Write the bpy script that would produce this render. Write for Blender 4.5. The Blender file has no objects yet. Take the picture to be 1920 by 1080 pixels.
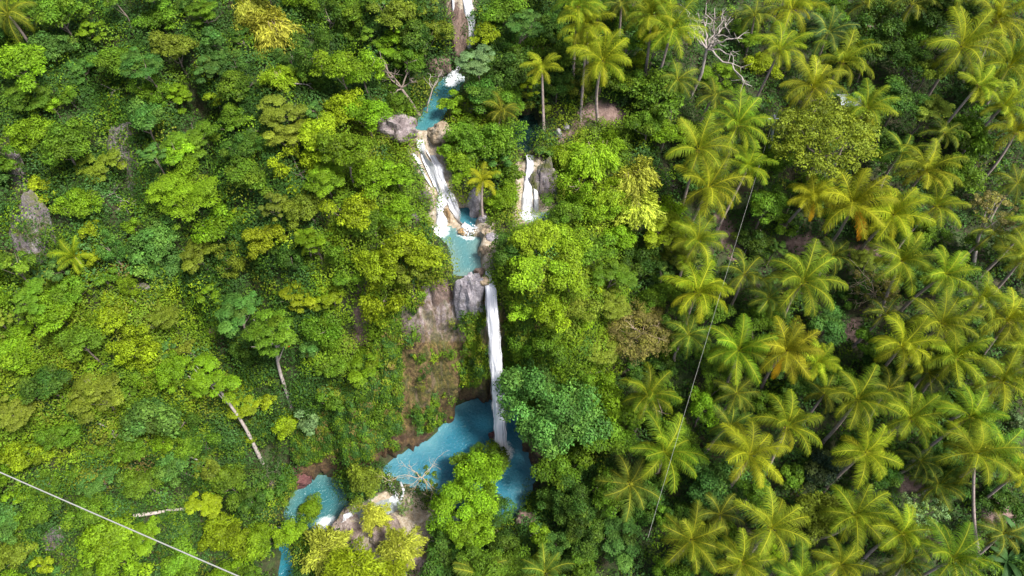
import bpy, bmesh, math, random
import numpy as np
from mathutils import Vector

scene = bpy.context.scene
COL = scene.collection
rng = np.random.default_rng(7)
random.seed(7)

# ------------------------------------------------------------------ camera
CAM_Z = 80.0
PITCH = math.radians(54.6)
FPX = 1280.0
cam_d = bpy.data.cameras.new("camera")
cam_d.sensor_width = 36.0
cam_d.lens = 24.0
cam_d.clip_start = 0.5
cam_d.clip_end = 3000.0
cam = bpy.data.objects.new("camera", cam_d)
COL.objects.link(cam)
cam.location = (0, 0, CAM_Z)
cam.rotation_euler = (math.pi / 2 - PITCH, 0, 0)
scene.camera = cam

# ------------------------------------------------------------------ sky, sun, exposure
SUN_EL, SUN_AZ = math.radians(60), math.radians(115)     # azimuth from +Y towards +X
world = bpy.data.worlds.new("World")
scene.world = world
world.use_nodes = True
wn = world.node_tree.nodes
bg = wn["Background"]
sky = wn.new("ShaderNodeTexSky")
sky.sky_type = 'NISHITA'
sky.sun_disc = False
sky.sun_elevation = SUN_EL
sky.sun_rotation = SUN_AZ
sky.air_density = 0.8
sky.dust_density = 4.0
sky.ozone_density = 0.6
world.node_tree.links.new(sky.outputs[0], bg.inputs[0])
bg.inputs[1].default_value = 0.105
sd = bpy.data.lights.new("sun", 'SUN')
sd.energy = 3.1
sd.angle = math.radians(10)
sd.color = (1.0, 0.965, 0.90)
sun = bpy.data.objects.new("sun", sd)
COL.objects.link(sun)
sv = Vector((math.cos(SUN_EL) * math.sin(SUN_AZ), math.cos(SUN_EL) * math.cos(SUN_AZ), math.sin(SUN_EL)))
sun.rotation_euler = sv.to_track_quat('Z', 'Y').to_euler()
scene.view_settings.view_transform = 'Standard'
scene.view_settings.look = 'None'
scene.view_settings.gamma = 1.0
scene.view_settings.exposure = 1.2
scene.cycles.max_bounces = 6
scene.cycles.diffuse_bounces = 3
scene.cycles.transmission_bounces = 4
scene.cycles.transparent_max_bounces = 10

# ------------------------------------------------------------------ pixel <-> world helpers
FWD = np.array([0, math.cos(PITCH), -math.sin(PITCH)])
UPV = np.array([0, math.sin(PITCH), math.cos(PITCH)])
RGT = np.array([1.0, 0, 0])
CPOS = np.array([0, 0, CAM_Z])

def ray(px, py):
    return FWD + RGT * ((px - 960) / FPX) + UPV * ((540 - py) / FPX)

def at_z(px, py, z):
    d = ray(px, py)
    return CPOS + d * ((z - CAM_Z) / d[2])

def at_depth(px, py, t):
    return CPOS + ray(px, py) * t

def project(P):
    q = P - CPOS
    w = q @ FWD
    w = np.where(w < 1, 1, w)
    return 960 + FPX * (q @ RGT) / w, 540 - FPX * (q @ UPV) / w

def vnoise(x, y, seed=0):
    r = np.random.default_rng(seed).random((256, 256))
    xi, yi = np.floor(x).astype(int), np.floor(y).astype(int)
    fx, fy = x - xi, y - yi
    fx, fy = fx * fx * (3 - 2 * fx), fy * fy * (3 - 2 * fy)
    a, b = r[xi % 256, yi % 256], r[(xi + 1) % 256, yi % 256]
    c, d = r[xi % 256, (yi + 1) % 256], r[(xi + 1) % 256, (yi + 1) % 256]
    return (a * (1 - fx) + b * fx) * (1 - fy) + (c * (1 - fx) + d * fx) * fy - 0.5

def fbm(x, y, seed=0, octv=4):
    s, a = 0, 1.0
    for o in range(octv):
        s = s + a * vnoise(x * 2 ** o + 13.7 * o, y * 2 ** o + 7.1 * o, seed + o)
        a *= 0.5
    return s

def in_poly(px, py, poly):
    px, py = np.asarray(px, float), np.asarray(py, float)
    ins = np.zeros(px.shape, bool)
    n = len(poly)
    for i in range(n):
        x0, y0 = poly[i]
        x1, y1 = poly[(i + 1) % n]
        if y0 == y1:
            continue
        c = ((y0 > py) != (y1 > py)) & (px < (x1 - x0) * (py - y0) / (y1 - y0) + x0)
        ins ^= c
    return ins

def poly_dist(px, py, poly):
    px, py = np.asarray(px, float), np.asarray(py, float)
    best = np.full(px.shape, 1e9)
    n = len(poly)
    for i in range(n):
        x0, y0 = poly[i]
        x1, y1 = poly[(i + 1) % n]
        dx, dy = x1 - x0, y1 - y0
        t = np.clip(((px - x0) * dx + (py - y0) * dy) / max(dx * dx + dy * dy, 1e-9), 0, 1)
        best = np.minimum(best, np.hypot(px - x0 - t * dx, py - y0 - t * dy))
    return best

def resample(pts, n):
    pts = np.asarray(pts, float)
    d = np.r_[0, np.cumsum(np.linalg.norm(np.diff(pts, axis=0), axis=1))]
    t = np.linspace(0, d[-1], n)
    return np.stack([np.interp(t, d, pts[:, k]) for k in range(pts.shape[1])], 1)

# ------------------------------------------------------------------ pools (pixel outlines at a water level)
POOLS = {
    'plunge': (0.0, [(718, 880), (735, 862), (770, 843), (805, 828), (838, 790), (856, 760), (900, 747), (945, 744), (966, 775),
                     (985, 830), (1003, 890), (990, 935), (962, 975), (930, 985), (880, 965), (830, 925), (760, 905)]),
    'upper': (23.0, [(812, 432), (850, 422), (890, 430), (908, 442), (897, 470), (905, 498), (908, 512), (880, 519), (848, 512),
                     (846, 490), (838, 462), (815, 446)]),
    'side': (23.1, [(856, 390), (880, 386), (896, 400), (893, 432), (872, 426), (860, 410)]),
    'stream': (28.5, [(781, 242), (793, 215), (806, 190), (818, 165), (833, 143), (850, 130), (870, 148), (862, 166), (842, 185),
                      (834, 212), (822, 228), (806, 242)]),
    'pond': (27.0, [(945, 240), (968, 218), (1000, 212), (1013, 235), (1008, 262), (992, 288), (970, 280), (955, 255)]),
    'lower': (-4.0, [(556, 905), (583, 888), (615, 892), (641, 897), (650, 925), (656, 955), (640, 972), (630, 990), (600, 1004),
                     (570, 990), (545, 980), (528, 965), (548, 925)]),
    'outflow': (-4.6, [(515, 985), (545, 985), (536, 1010), (548, 1040), (556, 1095), (518, 1100), (526, 1040), (512, 1010)]),
    'shelf': (-1.0, [(655, 962), (700, 942), (738, 930), (756, 948), (730, 966), (690, 976)]),
    'ledge': (-0.8, [(806, 972), (840, 966), (868, 974), (850, 990), (815, 990)]),
    'basin': (23.4, [(972, 396), (1000, 394), (1034, 398), (1030, 416), (1000, 420), (976, 414)]),
}
POOL_XY = {k: (z, [tuple(at_z(x, y, z)[:2]) for x, y in p]) for k, (z, p) in POOLS.items()}

# ------------------------------------------------------------------ terrain control points
ctl = []
def cz(*pts):
    for px, py, z in pts:
        ctl.append(at_z(px, py, z))
def cd(*pts):
    for px, py, t in pts:
        ctl.append(at_depth(px, py, t))
# left jungle slope (depths along the optical axis)
cd((-150, 1200, 74), (0, 1080, 73), (150, 1080, 75), (300, 1080, 77), (430, 1085, 79),
   (0, 880, 71), (150, 880, 73), (300, 880, 76), (420, 880, 80),
   (0, 700, 70), (150, 700, 71), (300, 700, 73), (430, 720, 77), (520, 760, 79), (560, 830, 82),
   (0, 540, 69), (150, 540, 70), (300, 540, 73), (370, 590, 77), (450, 540, 73), (560, 600, 75), (640, 680, 77),
   (0, 360, 70), (90, 380, 73), (170, 350, 70), (240, 370, 75), (320, 340, 71), (450, 360, 71), (600, 400, 71), (690, 470, 71),
   (0, 180, 73), (110, 180, 73), (210, 190, 78), (300, 180, 74), (400, 240, 78), (420, 130, 75), (550, 200, 74), (660, 250, 74), (730, 300, 75),
   (0, 0, 76), (200, 0, 77), (400, 0, 78), (540, 80, 79), (600, 0, 81), (650, 70, 83), (720, 0, 79), (800, 20, 78),
   (-200, 540, 68), (-200, 100, 72), (-200, 900, 70),
   (-100, -150, 78), (400, -150, 80), (800, -150, 82), (1200, -150, 96), (1600, -150, 108), (2050, -150, 116))
# beside the upper stream
cd((700, 180, 77), (740, 150, 79), (790, 110, 81), (745, 250, 77), (770, 330, 74), (780, 400, 72.5), (720, 400, 71.5), (770, 480, 70), (820, 380, 73.3),
   (880, 190, 79), (920, 170, 79), (930, 250, 77), (870, 260, 76.5), (880, 320, 75), (930, 330, 75), (950, 120, 83), (1000, 80, 87))
cz((795, 255, 28.4), (795, 275, 27.6), (815, 330, 25.7), (835, 380, 24.2), (850, 425, 23.0), (905, 400, 24.3), (930, 440, 24.3), (925, 490, 23.8), (960, 440, 23.6))
cz((870, 100, 29.6), (880, 92, 30), (858, 60, 32.2), (858, 30, 34), (865, 0, 36), (865, -40, 39), (835, 40, 33.5), (895, 40, 33.5), (850, 120, 29))
# the shelf above the main fall
cz((770, 540, 21.5), (800, 530, 22.6), (830, 522, 23), (880, 524, 23), (918, 522, 22.8), (950, 530, 23.2), (990, 560, 22.3))
# right of the main fall and down to the palm valley
cz((990, 330, 26.0), (1030, 320, 26.5), (990, 300, 27.0), (955, 330, 26), (1050, 370, 24.6), (1020, 440, 23.2), (1050, 500, 22), (1100, 400, 23.6), (1090, 215, 28.3), (1150, 210, 28.5), (1050, 250, 27.6), (1200, 240, 27),
   (1150, 320, 25.2), (1250, 300, 24), (1180, 430, 21), (1250, 450, 19), (1100, 560, 19), (1150, 620, 14), (1250, 600, 14), (1060, 700, 13), (1120, 760, 8),
   (1020, 800, 4), (1060, 850, 3.5), (1030, 900, 2), (1150, 860, 5), (1300, 800, 8), (1200, 950, 4), (1040, 960, 1.5), (1010, 1080, 1), (880, 1090, 0), (1150, 1090, 2.5))
cz((1400, 1090, 4), (1650, 1090, 5), (1950, 1090, 6), (1400, 900, 8), (1650, 900, 9), (1950, 900, 10), (1450, 700, 12), (1700, 700, 13.5), (1950, 700, 14.5),
   (1380, 500, 17), (1550, 500, 17), (1750, 500, 18), (1950, 500, 18.5), (1370, 420, 18.6), (1400, 300, 22), (1600, 300, 21.5), (1780, 300, 22), (1950, 300, 22.5), (1300, 150, 28),
   (1450, 120, 26), (1650, 120, 25.5), (1950, 120, 26), (1250, 0, 32), (1450, 0, 29.5), (1700, 0, 28.5), (1960, 0, 29), (1080, 20, 34), (1150, 100, 31), (2200, 540, 17), (2200, 1000, 9))
# gorge floor round the pools
cz((700, 1000, -0.8), (760, 1000, -0.7), (700, 1085, -1), (790, 1080, -0.6), (610, 1060, -2.6), (850, 1010, -0.4), (650, 1000, -1.2), (600, 1020, -3.3), (470, 960, -2.0), (500, 1000, -3.8), (480, 1090, -4),
   (520, 930, -2.6), (545, 880, 0), (670, 915, -1), (690, 905, -0.5), (960, 985, 0.6), (1000, 960, 0.8))
# cliff foot and cliff rim
CLIFF = [  # foot pixel + z, rim pixel + z
    ((560, 908, -3.9), (548, 800, 4.2)), ((600, 893, -3.9), (600, 765, 7.2)), ((645, 899, -3.9), (650, 720, 10.5)), ((690, 882, -1.2), (690, 665, 13.6)),
    ((735, 864, -0.2), (728, 610, 17.0)), ((780, 842, -0.2), (762, 560, 20.3)), ((812, 824, -0.2), (795, 534, 22.2)), ((838, 790, -0.2), (830, 522, 23.0)),
    ((856, 762, -0.2), (865, 520, 23.1)), ((895, 748, -0.2), (900, 524, 22.9)), ((925, 744, -0.2), (925, 521, 22.9)), ((948, 746, -0.2), (955, 535, 22.9)),
    ((966, 778, -0.2), (985, 560, 22.2)), ((988, 835, -0.2), (1030, 625, 18.0)), ((1006, 895, -0.2), (1065, 735, 10.5)), ((1010, 950, 0.0), (1075, 860, 4.2))]
foot3 = np.array([at_z(*f) for f, r in CLIFF])
rim3 = np.array([at_z(*r) for f, r in CLIFF])
foot_d, rim_d = resample(foot3, 40), resample(rim3, 40)
for a, b in zip(foot_d[::2], rim_d[::2]):
    n = (b - a)[:2]
    L = np.linalg.norm(n)
    n = n / max(L, 1e-6)
    ctl.append(np.array([a[0] + n[0] * 0.9, a[1] + n[1] * 0.9, a[2] - 0.3]))
    ctl.append(np.array([b[0] + n[0] * 0.5, b[1] + n[1] * 0.5, b[2] - 0.3]))
ctl = np.array(ctl)
keep = []
for i in range(len(ctl)):
    if all(np.hypot(*(ctl[i, :2] - ctl[j, :2])) > 0.45 for j in keep):
        keep.append(i)
ctl = ctl[keep]
K = np.hypot(ctl[:, None, 0] - ctl[None, :, 0], ctl[:, None, 1] - ctl[None, :, 1])
n_c = len(ctl)
A = np.zeros((n_c + 3, n_c + 3))
A[:n_c, :n_c] = K - np.eye(n_c) * 0.02
A[:n_c, n_c] = 1
A[:n_c, n_c + 1:] = ctl[:, :2]
A[n_c:, :n_c] = A[:n_c, n_c:].T
wts = np.linalg.solve(A, np.r_[ctl[:, 2], 0, 0, 0])

def rbf(x, y):
    sh = x.shape
    x, y = x.ravel(), y.ravel()
    out = np.empty(x.shape)
    for s in range(0, len(x), 20000):
        xs, ys = x[s:s + 20000], y[s:s + 20000]
        d = np.hypot(xs[:, None] - ctl[None, :, 0], ys[:, None] - ctl[None, :, 1])
        out[s:s + 20000] = d @ wts[:n_c] + wts[n_c] + wts[n_c + 1] * xs + wts[n_c + 2] * ys
    return out.reshape(sh)

def height(x, y):
    z = rbf(x, y)
    z = z + 0.9 * fbm(x / 6.0 + 50, y / 6.0 + 50, 3, 4)
    wl = np.clip((-9 - x) / 6, 0, 1) + 0.5 * np.clip((x - 14) / 6, 0, 1)
    z = z + wl * 3.0 * fbm(x / 8.0 + 20, y / 8.0 + 60, 8, 3)
    z = np.clip(z, -9, 70)
    for k, (lv, poly) in POOL_XY.items():
        ins = in_poly(x, y, poly)
        d = poly_dist(x, y, poly)
        z = np.where(ins, np.minimum(z, lv - 0.15 - np.minimum(d * 0.55, 1.6)), z)
        near = (~ins) & (d < 1.0)
        z = np.where(near & (z < lv + 0.25 * d), lv + 0.25 * d, z)
        near = (~ins) & (d < 1.6)
        z = np.where(near & (z > lv + 0.2 + d * 3), lv + 0.2 + d * 3, z)
    return z

GX0, GX1, GY0, GY1, GS = -100.0, 105.0, -8.0, 128.0, 0.42
gxs = np.arange(GX0, GX1, GS)
gys = np.arange(GY0, GY1, GS)
GXm, GYm = np.meshgrid(gxs, gys, indexing='ij')
GH = height(GXm, GYm)

def h_at(x, y):
    u = np.clip((np.asarray(x, float) - GX0) / GS, 0, len(gxs) - 1.001)
    v = np.clip((np.asarray(y, float) - GY0) / GS, 0, len(gys) - 1.001)
    i, j = u.astype(int), v.astype(int)
    a, b = u - i, v - j
    return (GH[i, j] * (1 - a) + GH[i + 1, j] * a) * (1 - b) + (GH[i, j + 1] * (1 - a) + GH[i + 1, j + 1] * a) * b

TS = np.arange(40, 150, 0.2)
def hit(px, py, up=0.0):
    """the point on the ray of a pixel that stands `up` metres above the ground"""
    d = ray(px, py)
    P = CPOS[None] + d[None] * TS[:, None]
    f = P[:, 2] - h_at(P[:, 0], P[:, 1]) - up
    k = np.argmax(f <= 0)
    if f[k] > 0:
        k = len(TS) - 1
    k = max(k, 1)
    a, b = f[k - 1], f[k]
    t = TS[k - 1] + (TS[k] - TS[k - 1]) * (a / (a - b) if a > b else 0.5)
    return CPOS + d * t, t

# dark earth gullies cut into the slope
GULLY_PX = [[(340, 550), (372, 600), (410, 645), (442, 705)], [(190, 175), (212, 225), (238, 300), (258, 385)], [(575, 150), (625, 152), (655, 85)], [(392, 215), (398, 300), (405, 345)], [(0, 395), (50, 470), (80, 480)],
            [(478, 470), (482, 540), (505, 590)], [(680, 510), (682, 580), (672, 650)], [(500, 820), (540, 850), (560, 880)], [(270, 880), (350, 900), (420, 960)], [(300, 60), (345, 140), (370, 200)]]
GULLY = [resample(np.array([hit(x, y)[0] for x, y in g]), 14) for g in GULLY_PX]
def gully_dist(x, y):
    d = np.full(np.shape(x), 1e9)
    for g in GULLY:
        for a, b in zip(g[:-1], g[1:]):
            dx, dy = b[0] - a[0], b[1] - a[1]
            t = np.clip(((x - a[0]) * dx + (y - a[1]) * dy) / (dx * dx + dy * dy + 1e-9), 0, 1)
            d = np.minimum(d, np.hypot(x - a[0] - t * dx, y - a[1] - t * dy))
    return d
GH -= 2.6 * np.exp(-(gully_dist(GXm, GYm) / 1.1) ** 2)

# ------------------------------------------------------------------ materials
def new_mat(name):
    m = bpy.data.materials.new(name)
    m.use_nodes = True
    nt = m.node_tree
    return m, nt, nt.nodes, nt.links, nt.nodes["Principled BSDF"]

def nd(ns, typ, **kw):
    n = ns.new(typ)
    for k, v in kw.items():
        setattr(n, k, v)
    return n

def mixc(ns, ls, fac, a, b, mode='MIX'):
    n = ns.new("ShaderNodeMix")
    n.data_type = 'RGBA'
    n.blend_type = mode
    for sock, v in ((n.inputs[0], fac), (n.inputs[6], a), (n.inputs[7], b)):
        if isinstance(v, (int, float)):
            sock.default_value = v
        elif isinstance(v, tuple):
            sock.default_value = (*v, 1) if len(v) == 3 else v
        else:
            ls.new(v, sock)
    return n.outputs[2]

def math_n(ns, ls, op, a, b=0.5, clamp=False):
    n = ns.new("ShaderNodeMath")
    n.operation = op
    n.use_clamp = clamp
    for s, v in ((n.inputs[0], a), (n.inputs[1], b)):
        if isinstance(v, (int, float)):
            s.default_value = v
        else:
            ls.new(v, s)
    return n.outputs[0]

def ramp(ns, ls, src, stops):
    n = ns.new("ShaderNodeValToRGB")
    e = n.color_ramp.elements
    while len(e) < len(stops):
        e.new(0.5)
    for el, (p, c) in zip(e, stops):
        el.position = p
        el.color = (*c, 1) if len(c) == 3 else c
    ls.new(src, n.inputs[0])
    return n.outputs[0]

def noise(ns, ls, scale, detail=5, rough=0.6, vec=None, dist=0.0):
    n = ns.new("ShaderNodeTexNoise")
    n.inputs['Scale'].default_value = scale
    n.inputs['Detail'].default_value = detail
    n.inputs['Roughness'].default_value = rough
    n.inputs['Distortion'].default_value = dist
    if vec is not None:
        ls.new(vec, n.inputs['Vector'])
    return n.outputs['Fac']

def leaf_material(name, use_object_colour, yellow=(0.25, 0.29, 0.012), trans=0.28):
    m, nt, ns, ls, p = new_mat(name)
    at = nd(ns, "ShaderNodeAttribute", attribute_name="tint")
    sep = ns.new("ShaderNodeSeparateColor")
    ls.new(at.outputs['Color'], sep.inputs[0])
    if use_object_colour:
        oi = ns.new("ShaderNodeObjectInfo")
        base = mixc(ns, ls, sep.outputs[1], oi.outputs['Color'], yellow)
        vm = nd(ns, "ShaderNodeVectorMath", operation='SCALE')
        ls.new(base, vm.inputs[0])
        ls.new(sep.outputs[0], vm.inputs['Scale'])
        base = vm.outputs[0]
    else:
        base = at.outputs['Color']
    ls.new(base, p.inputs['Base Color'])
    p.inputs['Roughness'].default_value = 0.6
    p.inputs['Specular IOR Level'].default_value = 0.16
    tr = ns.new("ShaderNodeBsdfTranslucent")
    tc = mixc(ns, ls, 1.0, base, (1.5, 1.35, 0.5), 'MULTIPLY')
    ls.new(tc, tr.inputs['Color'])
    mx = ns.new("ShaderNodeMixShader")
    mx.inputs[0].default_value = trans
    ls.new(p.outputs[0], mx.inputs[1])
    ls.new(tr.outputs[0], mx.inputs[2])
    ls.new(mx.outputs[0], ns["Material Output"].inputs[0])
    return m

M_LEAF = leaf_material("leaf", True)
M_PALM = leaf_material("palm_leaf", True, (0.36, 0.33, 0.02), 0.25)
M_PALM.node_tree.nodes["Principled BSDF"].inputs['Specular IOR Level'].default_value = 0.08
M_COVER = leaf_material("ground_cover_leaf", False)

def rock_material(name, c1, c2, c3, moss=(0.09, 0.10, 0.02), moss_amt=0.35, scale=0.9, streak=1.0):
    m, nt, ns, ls, p = new_mat(name)
    geo = ns.new("ShaderNodeNewGeometry")
    mp = ns.new("ShaderNodeMapping")
    mp.inputs['Scale'].default_value = (1, 1, streak)
    ls.new(geo.outputs['Position'], mp.inputs[0])
    n1 = noise(ns, ls, scale, 8, 0.65, mp.outputs[0], 0.6)
    n2 = noise(ns, ls, scale * 5, 6, 0.7, mp.outputs[0])
    col = ramp(ns, ls, n1, [(0.3, c1), (0.5, c2), (0.7, c3)])
    col = mixc(ns, ls, 0.75, col, ramp(ns, ls, n2, [(0.3, (0.45, 0.42, 0.42)), (0.6, (1.1, 1.1, 1.1))]), 'MULTIPLY')
    n3 = noise(ns, ls, 0.7, 7, 0.7, geo.outputs['Position'])
    mk = ramp(ns, ls, n3, [(0.62 - moss_amt * 0.4, (0, 0, 0)), (0.72 - moss_amt * 0.3, (1, 1, 1))])
    col = mixc(ns, ls, mk, col, moss)
    ls.new(col, p.inputs['Base Color'])
    p.inputs['Roughness'].default_value = 0.85
    b = ns.new("ShaderNodeBump")
    b.inputs['Strength'].default_value = 0.8
    b.inputs['Distance'].default_value = 0.25
    ls.new(n2, b.inputs['Height'])
    ls.new(b.outputs[0], p.inputs['Normal'])
    return m

M_GREY = rock_material("grey_limestone", (0.11, 0.10, 0.11), (0.27, 0.25, 0.275), (0.46, 0.44, 0.46), moss_amt=0.08)
M_GREYMOSS = rock_material("mossy_limestone", (0.07, 0.055, 0.055), (0.17, 0.145, 0.15), (0.32, 0.29, 0.30), moss_amt=0.4)
M_PINK = rock_material("grey_pink_limestone", (0.09, 0.07, 0.07), (0.22, 0.18, 0.18), (0.36, 0.32, 0.32), moss_amt=0.15)
M_TAN = rock_material("tan_travertine", (0.17, 0.12, 0.07), (0.32, 0.25, 0.17), (0.46, 0.40, 0.32), moss=(0.15, 0.13, 0.03), moss_amt=0.1)
M_ORANGE = rock_material("orange_travertine", (0.20, 0.12, 0.05), (0.36, 0.235, 0.11), (0.46, 0.36, 0.24), moss=(0.16, 0.12, 0.03), moss_amt=0.02)
M_BROWN = rock_material("brown_rock", (0.07, 0.042, 0.034), (0.17, 0.115, 0.09), (0.29, 0.215, 0.18), moss_amt=0.1, streak=0.35)
M_RED = rock_material("dark_red_rock", (0.05, 0.018, 0.02), (0.11, 0.04, 0.04), (0.18, 0.09, 0.08), moss=(0.05, 0.05, 0.02), moss_amt=0.1)
M_SHELF = rock_material("pale_rock_shelf", (0.12, 0.085, 0.07), (0.26, 0.20, 0.175), (0.42, 0.36, 0.33), moss=(0.16, 0.14, 0.04), moss_amt=0.2)

def bark_material(name, c1, c2):
    m, nt, ns, ls, p = new_mat(name)
    geo = ns.new("ShaderNodeNewGeometry")
    n1 = noise(ns, ls, 3.0, 6, 0.7, geo.outputs['Position'])
    ls.new(ramp(ns, ls, n1, [(0.3, c1), (0.65, c2)]), p.inputs['Base Color'])
    p.inputs['Roughness'].default_value = 0.85
    return m
M_BARK = bark_material("bark", (0.10, 0.075, 0.06), (0.24, 0.19, 0.16))
M_PALE = bark_material("pale_bark", (0.22, 0.18, 0.16), (0.42, 0.37, 0.34))
M_PTRUNK = bark_material("palm_trunk", (0.17, 0.125, 0.11), (0.36, 0.29, 0.26))
M_TWIG = bark_material("dry_twig", (0.28, 0.20, 0.13), (0.50, 0.39, 0.27))
M_COCO = bark_material("coconut_husk", (0.14, 0.08, 0.02), (0.34, 0.20, 0.06))

def plain(name, col, rough=0.5, metal=0.0):
    m, nt, ns, ls, p = new_mat(name)
    geo = ns.new("ShaderNodeNewGeometry")
    n1 = noise(ns, ls, 6, 4, 0.6, geo.outputs['Position'])
    ls.new(mixc(ns, ls, math_n(ns, ls, 'MULTIPLY', n1, 0.5), col, tuple(c * 0.5 for c in col)), p.inputs['Base Color'])
    p.inputs['Roughness'].default_value = rough
    p.inputs['Metallic'].default_value = metal
    return m
M_CABLE = plain("cable_steel", (0.34, 0.34, 0.31), 0.5)
M_POLE = plain("pole_paint", (0.30, 0.34, 0.40), 0.5)
M_ROOF = plain("zinc_roof", (0.42, 0.46, 0.55), 0.4)
M_WALL = plain("hut_wall", (0.42, 0.36, 0.30), 0.8)
M_REDF = plain("red_petal", (0.7, 0.04, 0.01), 0.5)

def terrain_material():
    m, nt, ns, ls, p = new_mat("soil_and_moss")
    geo = ns.new("ShaderNodeNewGeometry")
    at = nd(ns, "ShaderNodeAttribute", attribute_name="zone")
    sep = ns.new("ShaderNodeSeparateColor")
    ls.new(at.outputs['Color'], sep.inputs[0])
    n1 = noise(ns, ls, 0.5, 8, 0.65, geo.outputs['Position'])
    n2 = noise(ns, ls, 2.5, 8, 0.7, geo.outputs['Position'])
    soil = ramp(ns, ls, n2, [(0.3, (0.018, 0.016, 0.008)), (0.55, (0.04, 0.036, 0.014)), (0.75, (0.075, 0.062, 0.035))])
    green = ramp(ns, ls, n2, [(0.3, (0.014, 0.03, 0.006)), (0.6, (0.035, 0.062, 0.01)), (0.8, (0.07, 0.10, 0.015))])
    c = mixc(ns, ls, ramp(ns, ls, n1, [(0.4, (0, 0, 0)), (0.6, (1, 1, 1))]), soil, green)
    dirt = ramp(ns, ls, n2, [(0.3, (0.09, 0.055, 0.045)), (0.55, (0.20, 0.135, 0.115)), (0.75, (0.33, 0.25, 0.22))])
    c = mixc(ns, ls, sep.outputs[0], c, dirt)
    trav = ramp(ns, ls, n2, [(0.3, (0.19, 0.14, 0.09)), (0.48, (0.34, 0.28, 0.20)), (0.7, (0.50, 0.46, 0.39))])
    c = mixc(ns, ls, sep.outputs[1], c, trav)
    ls.new(c, p.inputs['Base Color'])
    p.inputs['Roughness'].default_value = 0.9
    b = ns.new("ShaderNodeBump")
    b.inputs['Strength'].default_value = 0.7
    b.inputs['Distance'].default_value = 0.3
    ls.new(n2, b.inputs['Height'])
    ls.new(b.outputs[0], p.inputs['Normal'])
    return m

def cliff_material():
    m, nt, ns, ls, p = new_mat("mossy_cliff")
    geo = ns.new("ShaderNodeNewGeometry")
    at = nd(ns, "ShaderNodeAttribute", attribute_name="zone")
    sep = ns.new("ShaderNodeSeparateColor")
    ls.new(at.outputs['Color'], sep.inputs[0])
    mp = ns.new("ShaderNodeMapping")
    mp.inputs['Scale'].default_value = (1.6, 1.6, 0.16)
    ls.new(geo.outputs['Position'], mp.inputs[0])
    n1 = noise(ns, ls, 0.55, 8, 0.65, mp.outputs[0], 0.8)
    n2 = noise(ns, ls, 2.2, 8, 0.72, geo.outputs['Position'])
    n4 = noise(ns, ls, 1.5, 6, 0.7, mp.outputs[0])
    c = ramp(ns, ls, n1, [(0.32, (0.045, 0.03, 0.02)), (0.41, (0.13, 0.085, 0.035)), (0.46, (0.20, 0.145, 0.06)), (0.51, (0.12, 0.105, 0.022)), (0.57, (0.065, 0.075, 0.016)), (0.64, (0.17, 0.13, 0.08))])
    c = mixc(ns, ls, 0.8, c, ramp(ns, ls, n2, [(0.36, (0.3, 0.27, 0.25)), (0.6, (1.25, 1.2, 1.1))]), 'MULTIPLY')
    grey = ramp(ns, ls, n4, [(0.36, (0.09, 0.06, 0.06)), (0.48, (0.24, 0.19, 0.19)), (0.62, (0.40, 0.35, 0.35))])
    gm = math_n(ns, ls, 'MULTIPLY', sep.outputs[0], ramp(ns, ls, n1, [(0.38, (1, 1, 1)), (0.6, (0.15, 0.15, 0.15))]), True)
    c = mixc(ns, ls, gm, c, grey)
    foot = ramp(ns, ls, n2, [(0.3, (0.03, 0.014, 0.010)), (0.5, (0.085, 0.042, 0.022)), (0.62, (0.14, 0.085, 0.035)), (0.75, (0.20, 0.13, 0.06))])
    c = mixc(ns, ls, sep.outputs[1], c, foot)  # dark brown rock, with the shadow along the wall's base darkened into it
    ls.new(c, p.inputs['Base Color'])
    p.inputs['Roughness'].default_value = 0.85
    b = ns.new("ShaderNodeBump")
    b.inputs['Strength'].default_value = 0.9
    b.inputs['Distance'].default_value = 0.35
    ls.new(n2, b.inputs['Height'])
    ls.new(b.outputs[0], p.inputs['Normal'])
    return m

def water_material(name, deep, shallow, clarity=1.0):
    m, nt, ns, ls, p = new_mat(name)
    geo = ns.new("ShaderNodeNewGeometry")
    at = nd(ns, "ShaderNodeAttribute", attribute_name="zone")     # r: shallowness, g: foam
    sep = ns.new("ShaderNodeSeparateColor")
    ls.new(at.outputs['Color'], sep.inputs[0])
    n0 = noise(ns, ls, 0.35, 4, 0.6, geo.outputs['Position'])
    c = mixc(ns, ls, sep.outputs[0], deep, shallow)
    c = mixc(ns, ls, math_n(ns, ls, 'MULTIPLY', n0, 0.5), c, tuple(x * 0.6 for x in deep))
    nf = noise(ns, ls, 2.2, 8, 0.75, geo.outputs['Position'])
    fo = math_n(ns, ls, 'ADD', sep.outputs[1], math_n(ns, ls, 'SUBTRACT', nf, 0.5))
    fm = ramp(ns, ls, fo, [(0.42, (0, 0, 0)), (0.75, (1, 1, 1))])
    c = mixc(ns, ls, fm, c, (0.66, 0.72, 0.75))
    ls.new(c, p.inputs['Base Color'])
    r = mixc(ns, ls, fm, (0.12, 0.12, 0.12), (0.8, 0.8, 0.8))
    ls.new(r, p.inputs['Roughness'])
    p.inputs['IOR'].default_value = 1.33
    nb = noise(ns, ls, 3.0, 4, 0.6, geo.outputs['Position'], 0.5)
    b = ns.new("ShaderNodeBump")
    b.inputs['Strength'].default_value = 0.8
    b.inputs['Distance'].default_value = 0.2
    ls.new(nb, b.inputs['Height'])
    ls.new(b.outputs[0], p.inputs['Normal'])
    return m

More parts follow.
